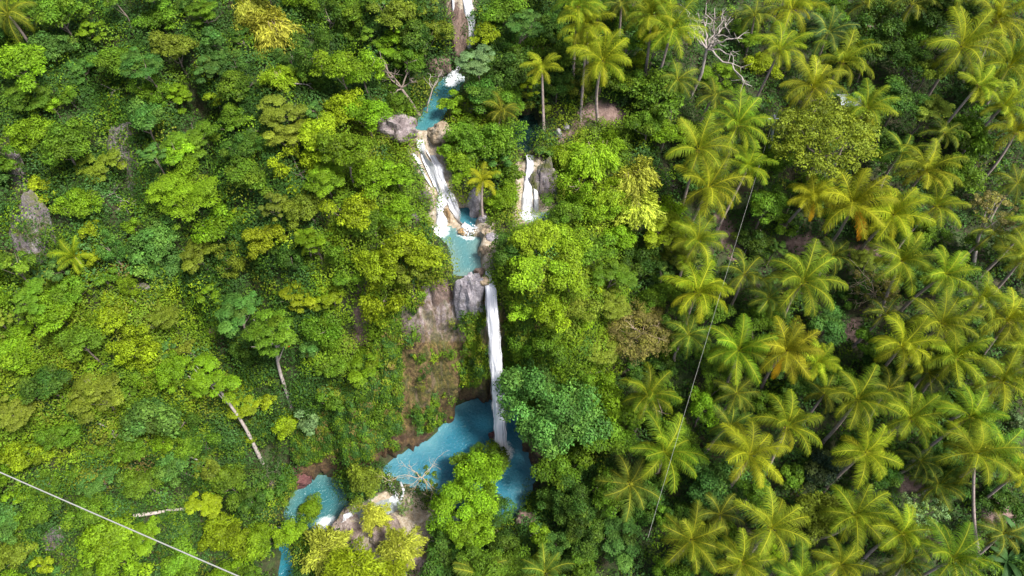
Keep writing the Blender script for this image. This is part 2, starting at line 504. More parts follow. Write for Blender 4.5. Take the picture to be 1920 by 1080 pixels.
def fall_material(name, su=9.0, sv=0.5, thin=0.5, lo=(0.46, 0.48, 0.53), bump=0.6):
    m, nt, ns, ls, p = new_mat(name)
    at = nd(ns, "ShaderNodeAttribute", attribute_name="flow")    # x across (-1..1), y metres along
    mp = ns.new("ShaderNodeMapping")
    mp.inputs['Scale'].default_value = (su, sv, 1)
    ls.new(at.outputs['Vector'], mp.inputs[0])
    n1 = noise(ns, ls, 1.0, 6, 0.7, mp.outputs[0], 0.4)
    sx = ns.new("ShaderNodeSeparateXYZ")
    ls.new(at.outputs['Vector'], sx.inputs[0])
    edge = math_n(ns, ls, 'ABSOLUTE', sx.outputs[0])
    edge = math_n(ns, ls, 'POWER', edge, 2.5)
    a = math_n(ns, ls, 'SUBTRACT', n1, math_n(ns, ls, 'MULTIPLY', edge, 0.42))
    al = ramp(ns, ls, a, [(0.30 - 0.15 * (1 - thin), (0, 0, 0)), (0.46 - 0.12 * (1 - thin), (1, 1, 1))])
    ls.new(al, p.inputs['Alpha'])
    ls.new(ramp(ns, ls, n1, [(0.32, lo), (0.56, (0.66, 0.67, 0.70))]), p.inputs['Base Color'])
    p.inputs['Roughness'].default_value = 0.6
    b = ns.new("ShaderNodeBump")
    b.inputs['Strength'].default_value = bump
    b.inputs['Distance'].default_value = 0.2
    ls.new(n1, b.inputs['Height'])
    ls.new(b.outputs[0], p.inputs['Normal'])
    return m
M_FALL = fall_material("falling_water", 7.0, 0.16, 0.5, (0.47, 0.48, 0.53), 0.4)
M_CASC = fall_material("white_water", 3.5, 0.45, 0.1, (0.34, 0.36, 0.40), 0.4)
M_SPRAY = plain("spray", (0.85, 0.88, 0.92), 0.9)

# ------------------------------------------------------------------ mesh / object helpers
def mesh_np(name, verts, faces, mat, attrs=None, smooth=True):
    """faces: list of (n,k) int arrays"""
    me = bpy.data.meshes.new(name)
    verts = np.asarray(verts, np.float32)
    me.vertices.add(len(verts))
    me.vertices.foreach_set("co", verts.ravel())
    faces = [np.asarray(f, np.int32) for f in faces if len(f)]
    loops = np.concatenate([f.ravel() for f in faces])
    tot = np.concatenate([np.full(len(f), f.shape[1], np.int32) for f in faces])
    start = np.r_[0, np.cumsum(tot)[:-1]].astype(np.int32)
    me.loops.add(len(loops))
    me.loops.foreach_set("vertex_index", loops)
    me.polygons.add(len(tot))
    me.polygons.foreach_set("loop_start", start)
    me.polygons.foreach_set("use_smooth", np.full(len(tot), smooth, bool))
    for an, (typ, data) in (attrs or {}).items():
        a = me.attributes.new(an, typ, 'POINT')
        a.data.foreach_set("vector" if typ == 'FLOAT_VECTOR' else "color", np.asarray(data, np.float32).ravel())
    me.update(calc_edges=True)
    me.validate()
    if mat:
        me.materials.append(mat)
    return me

def rgba(a):
    a = np.asarray(a, np.float32)
    return np.c_[a, np.ones(len(a), np.float32)]

def obj(name, me, parent=None, loc=(0, 0, 0)):
    o = bpy.data.objects.new(name, me)
    COL.objects.link(o)
    o.location = loc
    if parent is not None:
        o.parent = parent
    return o

def tag(o, label=None, cat=None, group=None, kind=None):
    if label: o['label'] = label
    if cat: o['category'] = cat
    if group: o['group'] = group
    if kind: o['kind'] = kind
    return o

def tubes(paths, sides=6):
    """paths: list of (points, radii) -> verts, quads"""
    V, F, off = [], [], 0
    for pts, rad in paths:
        pts = np.asarray(pts, float)
        n = len(pts)
        tan = np.gradient(pts, axis=0)
        tan /= np.linalg.norm(tan, axis=1)[:, None] + 1e-9
        ref = np.where(np.abs(tan[:, 2:3]) > 0.9, np.array([[1.0, 0, 0]]), np.array([[0, 0, 1.0]]))
        a = np.cross(tan, ref)
        a /= np.linalg.norm(a, axis=1)[:, None] + 1e-9
        b = np.cross(tan, a)
        th = np.linspace(0, 2 * np.pi, sides, endpoint=False)
        ring = (a[:, None, :] * np.cos(th)[None, :, None] + b[:, None, :] * np.sin(th)[None, :, None]) * np.asarray(rad)[:, None, None]
        V.append((pts[:, None, :] + ring).reshape(-1, 3))
        i, j = np.meshgrid(np.arange(n - 1), np.arange(sides), indexing='ij')
        q = np.stack([i * sides + j, i * sides + (j + 1) % sides, (i + 1) * sides + (j + 1) % sides, (i + 1) * sides + j], -1).reshape(-1, 4)
        F.append(q + off)
        off += n * sides
    return np.concatenate(V), np.concatenate(F)

def unit(v):
    return v / (np.linalg.norm(v, axis=-1, keepdims=True) + 1e-9)

def leaf_quads(C, N, size, aspect, r, fold=0.12, long_dir=None):
    n = len(C)
    t = unit(np.cross(N, r.normal(size=(n, 3)))) if long_dir is None else unit(long_dir)
    b = unit(np.cross(N, t))
    s = (size if np.ndim(size) else np.full(n, size))[:, None]
    V = np.stack([C - t * s * 0.5, C + b * s * aspect * 0.5 - N * s * fold, C + t * s * 0.55 - N * s * fold * 0.5, C - b * s * aspect * 0.5 - N * s * fold], 1).reshape(-1, 3)
    F = np.arange(4 * n).reshape(n, 4)
    return V, F

# ------------------------------------------------------------------ crowns
def crown_from_clumps(name, cc, cr, n_leaves, leaf, aspect, r, squash=0.75, up=0.55, val_spread=0.28, yellow=0.06, droop=0.0, rim=1.0):
    w = cr ** 2
    idx = r.choice(len(cc), size=n_leaves, p=w / w.sum())
    d = unit(r.normal(size=(n_leaves, 3)))
    d[:, 2] = np.where(d[:, 2] < -0.25, -d[:, 2] * 0.6, d[:, 2])
    rad = cr[idx] * (0.6 + 0.45 * r.random(n_leaves) ** 0.6) * rim
    sub = 1 + 0.18 * np.sin(d[:, 0] * 9 + idx) * np.sin(d[:, 1] * 9 + idx * 1.7)
    P = cc[idx] + d * (rad * sub)[:, None] * np.array([1, 1, squash])
    N = unit(d + np.array([0, 0, up]) + r.normal(size=(n_leaves, 3)) * 0.45)
    size = leaf * (0.6 + 0.7 * r.random(n_leaves))
    ld = None
    if droop:
        ld = unit(np.cross(N, np.cross(N, np.array([[0, 0, 1.0]]))) * droop + r.normal(size=(n_leaves, 3)) * 0.5)
    V, F = leaf_quads(P, N, size, aspect, r, 0.12, ld)
    cval = np.clip(1 + r.normal(size=len(cc)) * val_spread * 0.7, 0.55, 1.5)
    cyel = np.clip(r.normal(size=len(cc)) * yellow + yellow * 0.7, 0, 0.6)
    val = cval[idx] * np.clip(1 + r.normal(size=n_leaves) * val_spread, 0.45, 1.7)
    yel = np.clip(cyel[idx] + r.random(n_leaves) * yellow, 0, 0.9)
    col = np.stack([val, yel, np.zeros(n_leaves)], 1)
    return mesh_np(name, V, [F], M_LEAF, {'tint': ('FLOAT_COLOR', rgba(np.repeat(col, 4, 0)))})

def round_crown(R, nc, nl, leaf, seed, flat=0.8, aspect=0.55):
    r = np.random.default_rng(seed)
    d = unit(r.normal(size=(nc, 3)))
    d[:, 2] = np.abs(d[:, 2]) * 1.1 - 0.35 * r.random(nc)
    d = unit(d)
    lob = 1 + 0.36 * np.sin(np.arctan2(d[:, 1], d[:, 0]) * 2 + seed) + 0.15 * np.sin(np.arctan2(d[:, 1], d[:, 0]) * 3 + 2 * seed)
    cc = d * (R * (0.42 + 0.38 * r.random(nc)) * lob)[:, None] * np.array([1, 1, flat])
    cr = R * ((0.16 + 0.20 * r.random(nc)) if R < 4 else (0.09 + 0.16 * r.random(nc)))
    return crown_from_clumps("crown_mesh", cc, cr, nl, leaf, aspect, r)

def feather_crown(R, nc, nl, leaf, seed):
    r = np.random.default_rng(seed)
    a = r.random(nc) * 2 * np.pi
    q = np.sqrt(r.random(nc)) * R * 0.85
    cc = np.stack([q * np.cos(a), q * np.sin(a) * (0.7 + 0.3 * r.random()), R * 0.45 * (1 - (q / R) ** 2) + R * 0.28 * r.normal(size=nc) * 0.6], 1)
    cr = R * (0.12 + 0.16 * r.random(nc))
    return crown_from_clumps("feathery_crown_mesh", cc, cr, nl, leaf, 0.4, r, squash=0.38, up=1.4, val_spread=0.2)

def sparse_crown(R, nc, nl, leaf, seed):
    r = np.random.default_rng(seed)
    d = unit(r.normal(size=(nc, 3)))
    d[:, 2] = np.abs(d[:, 2]) - 0.25 * r.random(nc)
    cc = d * (R * (0.55 + 0.4 * r.random(nc)))[:, None] * np.array([1, 1, 0.8])
    cr = R * (0.07 + 0.08 * r.random(nc))
    return crown_from_clumps("open_crown_mesh", cc, cr, nl, leaf, 0.6, r, val_spread=0.22, yellow=0.16)

def vine_crown(R, nc, nl, leaf, seed):
    r = np.random.default_rng(seed)
    z = r.random(nc)
    a = r.random(nc) * 2 * np.pi
    q = R * (0.25 + 0.55 * np.sqrt(z)) * (0.6 + 0.5 * r.random(nc))
    cc = np.stack([q * np.cos(a), q * np.sin(a), R * (-1.6 + 2.3 * z)], 1)
    cr = R * (0.17 + 0.2 * r.random(nc))
    return crown_from_clumps("vine_draped_crown_mesh", cc, cr, nl, leaf, 0.55, r, squash=1.0, up=0.2, droop=0.8)

def bamboo_crown(R, nplume, nl, leaf, seed):
    r = np.random.default_rng(seed)
    P, N, D, val, yel = [], [], [], [], []
    per = nl // nplume
    for i in range(nplume):
        az = r.random() * 2 * np.pi
        reach = R * (0.35 + 0.75 * r.random())
        top = R * (0.35 + 0.65 * r.random())
        t = r.random(per) ** 0.8
        x = reach * (t ** 1.4)
        z = -R * 0.5 + top * 1.9 * t - (top * 0.9 + R * 0.35) * t ** 3
        wid = R * 0.20 * (0.35 + np.sin(np.pi * np.clip(t, 0, 1)) * 0.8)
        off = r.normal(size=(per, 3)) * wid[:, None] * np.array([0.6, 0.6, 0.4])
        dirv = np.array([math.cos(az), math.sin(az), 0])
        pts = dirv[None] * x[:, None] + np.array([[0, 0, 1.0]]) * z[:, None] + off
        P.append(pts)
        ld = unit(dirv[None] * 0.9 + np.array([[0, 0, -0.7]]) + r.normal(size=(per, 3)) * 0.55)
        D.append(ld)
        N.append(unit(np.array([[0, 0, 1.0]]) + dirv[None] * 0.4 + r.normal(size=(per, 3)) * 0.5))
        v = np.clip(1 + r.normal() * 0.18, 0.6, 1.4)
        val.append(v * np.clip(1 + r.normal(size=per) * 0.25, 0.5, 1.6))
        yel.append(np.clip(0.08 + r.normal(size=per) * 0.12, 0, 0.6))
    P, N, D = np.concatenate(P), np.concatenate(N), np.concatenate(D)
    N = unit(N - D * np.sum(N * D, 1)[:, None])
    n = len(P)
    V, F = leaf_quads(P, N, leaf * (0.6 + 0.8 * r.random(n)), 0.26, r, 0.05, D)
    col = np.stack([np.concatenate(val), np.concatenate(yel), np.zeros(n)], 1)
    return mesh_np("bamboo_plume_mesh", V, [F], M_LEAF, {'tint': ('FLOAT_COLOR', rgba(np.repeat(col, 4, 0)))})

def palm_crown(seed, nf=22, L=4.3, droopy=0.0, old=0.25, ragged=0.0):
    r = np.random.default_rng(seed)
    V, Q, T, C = [], [], [], []
    off = 0
    ga = 2.39996
    a0 = r.random() * 6.28
    for i in range(nf):
        age = i / (nf - 1)
        az = a0 + i * ga + r.normal() * 0.12
        el = math.radians(82 - 84 * age ** 0.9 - 22 * droopy + r.normal() * 6)
        Lf = L * (0.72 + 0.34 * math.sin(math.pi * min(1, 0.25 + age * 0.75))) * (0.92 + 0.16 * r.random())
        bend = math.radians(58 + 42 * r.random() + 20 * droopy)
        n = 15
        s = np.linspace(0, 1, n)
        elev = el - bend * s ** 1.35
        swing = r.normal() * 0.25
        azs = az + swing * s ** 2
        dv = np.stack([np.cos(elev) * np.cos(azs), np.cos(elev) * np.sin(azs), np.sin(elev)], 1)
        pts = np.concatenate([[[0, 0, 0]], np.cumsum(dv[:-1] * (Lf / (n - 1)), 0)]) + np.array([0.12 * math.cos(az), 0.12 * math.sin(az), 0.05])
        side = np.stack([-np.sin(azs), np.cos(azs), np.zeros(n)], 1)
        nrm = unit(np.cross(dv, side))
        nrm = nrm * np.where(nrm[:, 2:3] < 0, -1, 1)
        fv = np.clip(1 + r.normal() * 0.16, 0.65, 1.35) * (1.05 - 0.2 * age)
        fy = np.clip((0.02 + old * age ** 2.6) + r.normal() * 0.05, 0, 0.8)
        # rachis
        w = 0.075 * (1 - 0.75 * s) + 0.012
        rv = np.concatenate([pts + side * w[:, None] + nrm * 0.02, pts - side * w[:, None] + nrm * 0.02])
        V.append(rv)
        k = np.arange(n - 1)
        Q.append(np.stack([k, k + 1, k + 1 + n, k + n], 1) + off)
        C.append(np.tile([[1.1 * fv, min(0.9, 0.45 + fy * 0.35), 0]], (2 * n, 1)))
        off += 2 * n
        # leaflets
        m = 46
        ss = np.linspace(0.10, 0.995, m)
        for sg in (1, -1):
            pp = np.stack([np.interp(ss, s, pts[:, c]) for c in range(3)], 1)
            dd = unit(np.stack([np.interp(ss, s, dv[:, c]) for c in range(3)], 1))
            sdv = unit(np.stack([np.interp(ss, s, side[:, c]) for c in range(3)], 1)) * sg
            nn = unit(np.stack([np.interp(ss, s, nrm[:, c]) for c in range(3)], 1))
            prof = np.clip(np.sin(np.pi * (0.12 + 0.80 * ss)), 0.12, 1) ** 0.8
            ll = Lf * 0.30 * prof * (0.85 + 0.3 * r.random(m))
            if ragged:
                ll *= np.where(r.random(m) < ragged, 0.25, 1)
            fwd = 0.55 + 0.5 * ss
            d1 = unit(sdv + dd * fwd[:, None] + nn * (0.22 - 0.2 * age) + np.array([0, 0, -0.12]) + r.normal(size=(m, 3)) * 0.07)
            d2 = unit(d1 + np.array([0, 0, -0.85 - 0.5 * age]) + r.normal(size=(m, 3)) * 0.1)
            wd = dd * (0.031 * (0.8 + 0.4 * r.random(m)) * (L / 4.3))[:, None]
            b0, b1 = pp - wd * 0.7, pp + wd * 0.7
            mid = pp + d1 * (ll * 0.5)[:, None]
            m0, m1 = mid - wd, mid + wd
            tip = mid + d2 * (ll * 0.55)[:, None]
            V.append(np.stack([b0, b1, m1, m0, tip], 1).reshape(-1, 3))
            k = np.arange(m) * 5 + off
            Q.append(np.stack([k, k + 1, k + 2, k + 3], 1))
            T.append(np.stack([k + 3, k + 2, k + 4], 1))
            lv = fv * np.clip(1 + r.normal(size=m) * 0.22, 0.5, 1.6)
            ty = fy + 0.06 * r.random(m)
            cc = np.stack([np.stack([lv * 1.05, ty + 0.16, 0 * lv], 1), np.stack([lv * 1.05, ty + 0.16, 0 * lv], 1), np.stack([lv, ty, 0 * lv], 1),
                           np.stack([lv, ty, 0 * lv], 1), np.stack([lv * 0.92, ty + 0.06, 0 * lv], 1)], 1).reshape(-1, 3)
            C.append(cc)
            off += 5 * m
    V, C = np.concatenate(V), np.concatenate(C)
    return mesh_np("palm_crown_mesh", V, [np.concatenate(Q), np.concatenate(T)], M_PALM, {'tint': ('FLOAT_COLOR', rgba(C))})

def coconut_mesh(seed):
    r = np.random.default_rng(seed)
    bm = bmesh.new()
    for i in range(9):
        a = r.random() * 6.28
        q = 0.22 + 0.16 * r.random()
        res = bmesh.ops.create_icosphere(bm, subdivisions=1, radius=0.15)
        bmesh.ops.translate(bm, verts=res['verts'], vec=(q * math.cos(a), q * math.sin(a), -0.22 + 0.2 * r.random()))
    me = bpy.data.meshes.new("coconut_mesh")
    bm.to_mesh(me)
    bm.free()
    me.materials.append(M_COCO)
    return me

CROWNS = {
    ('round', 'S'): [(1.4, round_crown(1.4, 16, 2200, 0.20, 11 + i)) for i in range(3)],
    ('round', 'M'): [(2.7, round_crown(2.7, 36, 7000, 0.23, 21 + i)) for i in range(6)],
    ('round', 'L'): [(5.0, round_crown(5.0, 120, 24000, 0.245, 31 + i)) for i in range(3)],
    ('feather', 'S'): [(1.4, feather_crown(1.4, 16, 1500, 0.22, 41))],
    ('feather', 'M'): [(2.7, feather_crown(2.7, 34, 6500, 0.21, 45 + i)) for i in range(3)],
    ('feather', 'L'): [(5.0, feather_crown(5.0, 70, 16000, 0.235, 51 + i)) for i in range(2)],
    ('vine', 'M'): [(2.4, vine_crown(2.4, 44, 7500, 0.225, 61 + i)) for i in range(3)],
    ('bamboo', 'M'): [(3.0, bamboo_crown(3.0, 34, 8500, 0.42, 71 + i)) for i in range(3)],
    ('sparse', 'M'): [(2.7, sparse_crown(2.7, 60, 2000, 0.22, 81))],
    ('sparse', 'L'): [(6.5, sparse_crown(6.5, 330, 16000, 0.26, 85))],
}
PALMS = {
    'green': [palm_crown(101 + i, 14 + i % 4, 5.0, 0.04 * (i % 4), 0.18 + 0.05 * i) for i in range(8)],
    'yellow': [palm_crown(141 + i, 14 + i % 3, 5.0, 0.06 * (i % 5), 0.42 + 0.05 * i) for i in range(6)],
    'dull': [palm_crown(121 + i, 13 + i, 5.0, 0.5, 0.15, 0.1) for i in range(4)],
    'young': [palm_crown(131, 13, 4.6, -0.25, 0.1)],
}
COCO = [coconut_mesh(5), coconut_mesh(6)]

# ------------------------------------------------------------------ terrain mesh
ZONES_DIRT = [[(672, 505), (690, 505), (696, 600), (690, 650), (664, 655), (668, 570)], [(1050, 262), (1075, 235), (1085, 205), (1110, 195), (1150, 190), (1180, 215), (1150, 235), (1100, 238), (1070, 262), (1040, 280)],
              [(1340, 405), (1360, 400), (1392, 460), (1392, 490), (1370, 490), (1348, 440)],
              [(1470, 448), (1520, 440), (1545, 460), (1500, 480)], [(1590, 460), (1650, 455), (1660, 480), (1600, 484)],
              [(1260, 330), (1280, 338), (1280, 360), (1240, 345)], [(1580, 590), (1620, 600), (1610, 640), (1570, 640)], [(1840, 930), (1900, 920), (1910, 980), (1850, 990)], [(1680, 890), (1740, 900), (1730, 930), (1690, 925)]]
ZONES_TRAV = [[(770, 232), (830, 232), (845, 290), (850, 360), (900, 380), (935, 440), (925, 510), (905, 520), (890, 440), (810, 440), (805, 380), (790, 330), (765, 290)],
              [(650, 950), (740, 915), (790, 930), (850, 970), (860, 1010), (830, 1090), (690, 1090), (640, 1020), (630, 990)],
              [(965, 300), (1030, 300), (1045, 420), (960, 420)], [(835, -60), (895, -60), (890, 110), (840, 110)]]
def build_terrain():
    xs = np.r_[np.linspace(-600, GX0 - 6, 12), gxs, np.linspace(GX1 + 6, 600, 12)]
    ys = np.r_[np.linspace(-400, GY0 - 6, 10), gys, np.linspace(GY1 + 6, 700, 12)]
    X, Y = np.meshgrid(xs, ys, indexing='ij')
    Z = h_at(X, Y)
    Z = Z + np.where((X < GX0) | (X > GX1) | (Y < GY0) | (Y > GY1), 4 * fbm(X / 60 + 9, Y / 60 + 9, 5, 3), 0)
    nx, ny = X.shape
    P = np.stack([X, Y, Z], -1).reshape(-1, 3)
    px, py = project(P)
    px = px + 10 * fbm(P[:, 0] / 1.5 + 90, P[:, 1] / 1.5 + 90, 17, 3)
    py = py + 10 * fbm(P[:, 0] / 1.5 + 190, P[:, 1] / 1.5 + 90, 19, 3)
    dirt = np.zeros(len(P))
    for z in ZONES_DIRT:
        dirt = np.maximum(dirt, in_poly(px, py, z))
    trav = np.zeros(len(P))
    for z in ZONES_TRAV:
        trav = np.maximum(trav, in_poly(px, py, z))
    i, j = np.meshgrid(np.arange(nx - 1), np.arange(ny - 1), indexing='ij')
    q = np.stack([i * ny + j, (i + 1) * ny + j, (i + 1) * ny + j + 1, i * ny + j + 1], -1).reshape(-1, 4)
    me = mesh_np("terrain_mesh", P, [q], terrain_material(), {'zone': ('FLOAT_COLOR', rgba(np.stack([dirt, trav, 0 * dirt], 1)))})
    tag(obj("terrain", me), kind='structure')
build_terrain()

# ------------------------------------------------------------------ cliff round the plunge pool
NS, NT = 190, 96
fd, rd = resample(foot3, NS), resample(rim3, NS)
def cliff_points():
    t = np.linspace(-0.03, 1.0, NT)
    S, Tm = np.meshgrid(np.arange(NS), t, indexing='ij')
    out = unit(np.r_['1,2,0', (fd - rd)[:, 0], (fd - rd)[:, 1]].reshape(2, -1).T if False else np.stack([(fd - rd)[:, 0], (fd - rd)[:, 1]], 1))
    # smooth outward normal: perpendicular to the foot line, towards the pool
    tg = unit(np.gradient(fd[:, :2], axis=0))
    nrm = np.stack([tg[:, 1], -tg[:, 0]], 1)
    k = np.ones(21) / 21
    nrm = unit(np.stack([np.convolve(np.pad(nrm[:, c], 10, mode='edge'), k, 'valid') for c in range(2)], 1))
    tt = np.clip(Tm, -0.03, 1)
    base = fd[:, None, :] * (1 - tt[..., None]) + rd[:, None, :] * tt[..., None]
    hgt = np.clip(rd[:, 2] - fd[:, 2], 1, 40)[:, None]
    wv = (base[..., 2])
    bulge = 0.9 * np.sin(np.pi * np.clip(tt, 0, 1)) ** 0.8
    und = -0.35 * np.exp(-((tt * hgt) / 0.8) ** 2)
    sl = np.cumsum(np.r_[0, np.linalg.norm(np.diff(fd, axis=0), axis=1)])[:, None] + 0 * tt
    disp = 1.8 * fbm(sl / 2.0 + 40, wv / 8.0 + 40, 23, 5) + 1.0 * fbm(sl / 0.6 + 70, wv / 3.2 + 40, 29, 4) + 0.5 * np.abs(fbm(sl / 0.9 + 10, wv / 9.0 + 40, 37, 3))
    edge = np.clip((1 - tt) * 6, 0, 1)
    dd = (bulge + und + disp * 0.9) * np.where(tt > 0.85, edge * 0.8 + 0.2, 1)
    P = base.copy()
    P[..., :2] += nrm[:, None, :] * dd[..., None]
    P[..., 2] += 0.5 * fbm(sl / 1.4 + 10, wv / 1.4 + 80, 31, 3) * np.clip(tt * 4, 0, 1) * edge
    return P, tt, nrm, sl
CP, CT, CN, CSL = cliff_points()
px_c, py_c = project(CP.reshape(-1, 3))
greyz = ((py_c < 640) & (px_c > 740) & (px_c < 915)) * np.clip((660 - py_c) / 60, 0, 1)
footz = np.clip(1.0 - CT.reshape(-1) * (np.clip(rd[:, 2] - fd[:, 2], 1, 40)[:, None] + 0 * CT).reshape(-1) / 7.0 + 0.5 * fbm(CSL.reshape(-1) / 1.3 + 9, CP.reshape(-1, 3)[:, 2] / 4 + 9, 67, 3), 0, 1) ** 0.7
i, j = np.meshgrid(np.arange(NS - 1), np.arange(NT - 1), indexing='ij')
cq = np.stack([i * NT + j, (i + 1) * NT + j, (i + 1) * NT + j + 1, i * NT + j + 1], -1).reshape(-1, 4)
cl = obj("cliff", mesh_np("cliff_mesh", CP.reshape(-1, 3), [cq], cliff_material(), {'zone': ('FLOAT_COLOR', rgba(np.stack([greyz, footz, 0 * footz], 1)))}))
tag(cl, "mossy brown and ochre cliff curving round the turquoise plunge pool", kind='structure')

# ------------------------------------------------------------------ water
FALL_BASES = {'plunge': [(940, 848, 1.7)], 'upper': [(823, 432, 1.3), (880, 432, 1.5)], 'stream': [(855, 140, 1.7), (846, 155, 1.0)], 'lower': [(612, 990, 1.7)],
              'basin': [(992, 402, 1.3)], 'shelf': [(742, 934, 0.9)], 'ledge': [(838, 976, 1.4)], 'pond': [], 'outflow': [], 'side': []}
WATER = {'plunge': ("plunge_pool_water", (0.020, 0.142, 0.212), (0.10, 0.260, 0.300), "bright turquoise plunge pool under the tall main waterfall"),
         'upper': ("upper_pool_water", (0.060, 0.185, 0.205), (0.16, 0.24, 0.21), "pale turquoise pool between the double cascade and the main waterfall"),
         'side': ("side_pool_water", (0.02, 0.13, 0.19), (0.06, 0.20, 0.24), "dark blue side pool beside the double cascade"),
         'stream': ("stream_water", (0.025, 0.14, 0.175), (0.06, 0.19, 0.20), "blue green stream pool below the top waterfall"),
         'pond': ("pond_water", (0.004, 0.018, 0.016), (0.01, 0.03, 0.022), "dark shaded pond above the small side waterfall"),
         'lower': ("lower_pool_water", (0.030, 0.135, 0.155), (0.09, 0.20, 0.19), "teal lower pool under the rock shelf"),
         'outflow': ("outflow_water", (0.008, 0.13, 0.19), (0.03, 0.17, 0.21), "narrow blue outflow stream among the bushes"),
         'shelf': ("shelf_water", (0.20, 0.26, 0.27), (0.27, 0.28, 0.26), "thin milky sheet of water on the pale rock shelf"),
         'ledge': ("ledge_water", (0.45, 0.52, 0.56), (0.5, 0.5, 0.48), "small milky puddle on the rock ledge behind the yellow tree"),
         'basin': ("basin_water", (0.10, 0.26, 0.24), (0.25, 0.33, 0.26), "small green basin under the side waterfall")}
for k, (lv, poly) in POOL_XY.items():
    nm, deep, shal, lab = WATER[k]
    pa = np.array(poly)
    lo, hi = pa.min(0) - 1.5, pa.max(0) + 1.5
    xs, ys = np.arange(lo[0], hi[0], 0.3), np.arange(lo[1], hi[1], 0.3)
    X, Y = np.meshgrid(xs, ys, indexing='ij')
    d = poly_dist(X, Y, poly)
    okv = in_poly(X, Y, poly) | (d < 0.9)
    dep = lv - h_at(X, Y)
    shallow = np.clip(np.exp(-d / 1.1) * 1.1 + 0.35 * fbm(X / 2.5 + 8, Y / 2.5 + 8, 55, 3), 0, 1)
    foam = np.zeros(X.shape)
    for (fx, fy, fr) in FALL_BASES[k]:
        c = at_z(fx, fy, lv)
        foam = np.maximum(foam, np.clip(1.15 - np.hypot(X - c[0], Y - c[1]) / fr * 0.75, 0, 1))
    if k in ('plunge',):
        foam = np.maximum(foam, 0.05)
    nx, ny = X.shape
    i, j = np.meshgrid(np.arange(nx - 1), np.arange(ny - 1), indexing='ij')
    kp = okv[:-1, :-1] & okv[1:, :-1] & okv[1:, 1:] & okv[:-1, 1:]
    q = np.stack([i * ny + j, (i + 1) * ny + j, (i + 1) * ny + j + 1, i * ny + j + 1], -1)[kp]
    P = np.stack([X, Y, np.full(X.shape, lv)], -1).reshape(-1, 3)
    used = np.unique(q)
    re = np.zeros(len(P), int)
    re[used] = np.arange(len(used))
    me = mesh_np(nm + "_mesh", P[used], [re[q]], water_material(nm, deep, shal), {'zone': ('FLOAT_COLOR', rgba(np.stack([shallow.ravel()[used], foam.ravel()[used], 0 * used], 1)))})
    tag(obj(nm, me), lab, kind='structure')

# ------------------------------------------------------------------ waterfalls
def ribbon(name, path, wid, mat, parent, nu=15, nv=120, seed=0, thick=0.35, rough=0.18, drape=None):
    """a sheet of water along a 3-D path, lens-shaped across, with lumpy relief"""
    r = np.random.default_rng(seed)
    path = resample(np.c_[np.asarray(path, float), np.asarray(wid, float)], nv)
    ctr, w = path[:, :3], path[:, 3]
    k = np.ones(9) / 9
    ctr = np.stack([np.convolve(np.pad(ctr[:, c], 4, mode='edge'), k, 'valid') for c in range(3)], 1)
    tg = unit(np.gradient(ctr, axis=0))
    side = np.cross(tg, np.array([[0, 1.0, 0.35]]))
    side[:, 2] *= 0.3
    side = unit(side)
    side *= np.where(side[:, :1] < 0, -1, 1)
    nrm = unit(np.cross(side, tg))
    nrm *= np.where((nrm[:, 1:2] * -1 + nrm[:, 2:3]) < 0, -1, 1)
    u = np.linspace(-1, 1, nu)
    s = np.r_[0, np.cumsum(np.linalg.norm(np.diff(ctr, axis=0), axis=1))]
    U, S = np.meshgrid(u, s)
    nz = fbm(U * 3.5 + 20 + seed, S * 0.35 + 20, 41 + seed, 4)
    ed = 0.25 * fbm(S * 0.8 + 11 + seed, np.sign(U) * 3 + 40 + 0 * S, 43, 3)
    P = ctr[:, None] + side[:, None] * (U * w[:, None] * (1 + ed * np.abs(U)))[..., None]
    off = thick * (1 - U ** 2) + rough * nz
    if drape is not None:
        P[..., 2] = np.maximum(P[..., 2], h_at(P[..., 0], P[..., 1]) + drape)
    F1 = P + nrm[:, None] * off[..., None]
    i, j = np.meshgrid(np.arange(nv - 1), np.arange(nu - 1), indexing='ij')
    q = np.stack([i * nu + j, i * nu + j + 1, (i + 1) * nu + j + 1, (i + 1) * nu + j], -1).reshape(-1, 4)
    V = F1.reshape(-1, 3)
    flow = np.stack([U, S, 0 * U], -1).reshape(-1, 3)
    return obj(name, mesh_np(name + "_mesh", V, [q], mat, {'flow': ('FLOAT_VECTOR', flow)}), parent)

def empty(name, loc):
    o = bpy.data.objects.new(name, None)
    COL.objects.link(o)
    o.location = loc
    o.empty_display_size = 0.5
    return o

def reparent(o, root):
    o.parent = root
    o.matrix_parent_inverse = root.matrix_world.inverted()
    o.location = Vector(o.location)

def splash(name, c, rad, hgt, n, seed, root):
    r = np.random.default_rng(seed)
    a = r.random(n) * 6.28
    q = rad * np.abs(r.normal(size=n)) * 0.55
    z = hgt * r.random(n) ** 2 * np.exp(-(q / rad) ** 2)
    C = np.stack([c[0] + q * np.cos(a), c[1] + q * np.sin(a), c[2] + 0.05 + z], 1)
    N = unit(r.normal(size=(n, 3)) + np.array([0, -0.3, 0.8]))
    V, F = leaf_quads(C, N, 0.10 + 0.16 * r.random(n), 0.8, r, 0.25)
    o = obj(name, mesh_np(name + "_mesh", V, [F], M_SPRAY), root)
    o.location = -Vector(root.location)
    o['kind'] = 'stuff'
    return o

def fall_thing(label, base):
    t = empty("waterfall", base)
    tag(t, label, "waterfall")
    return t

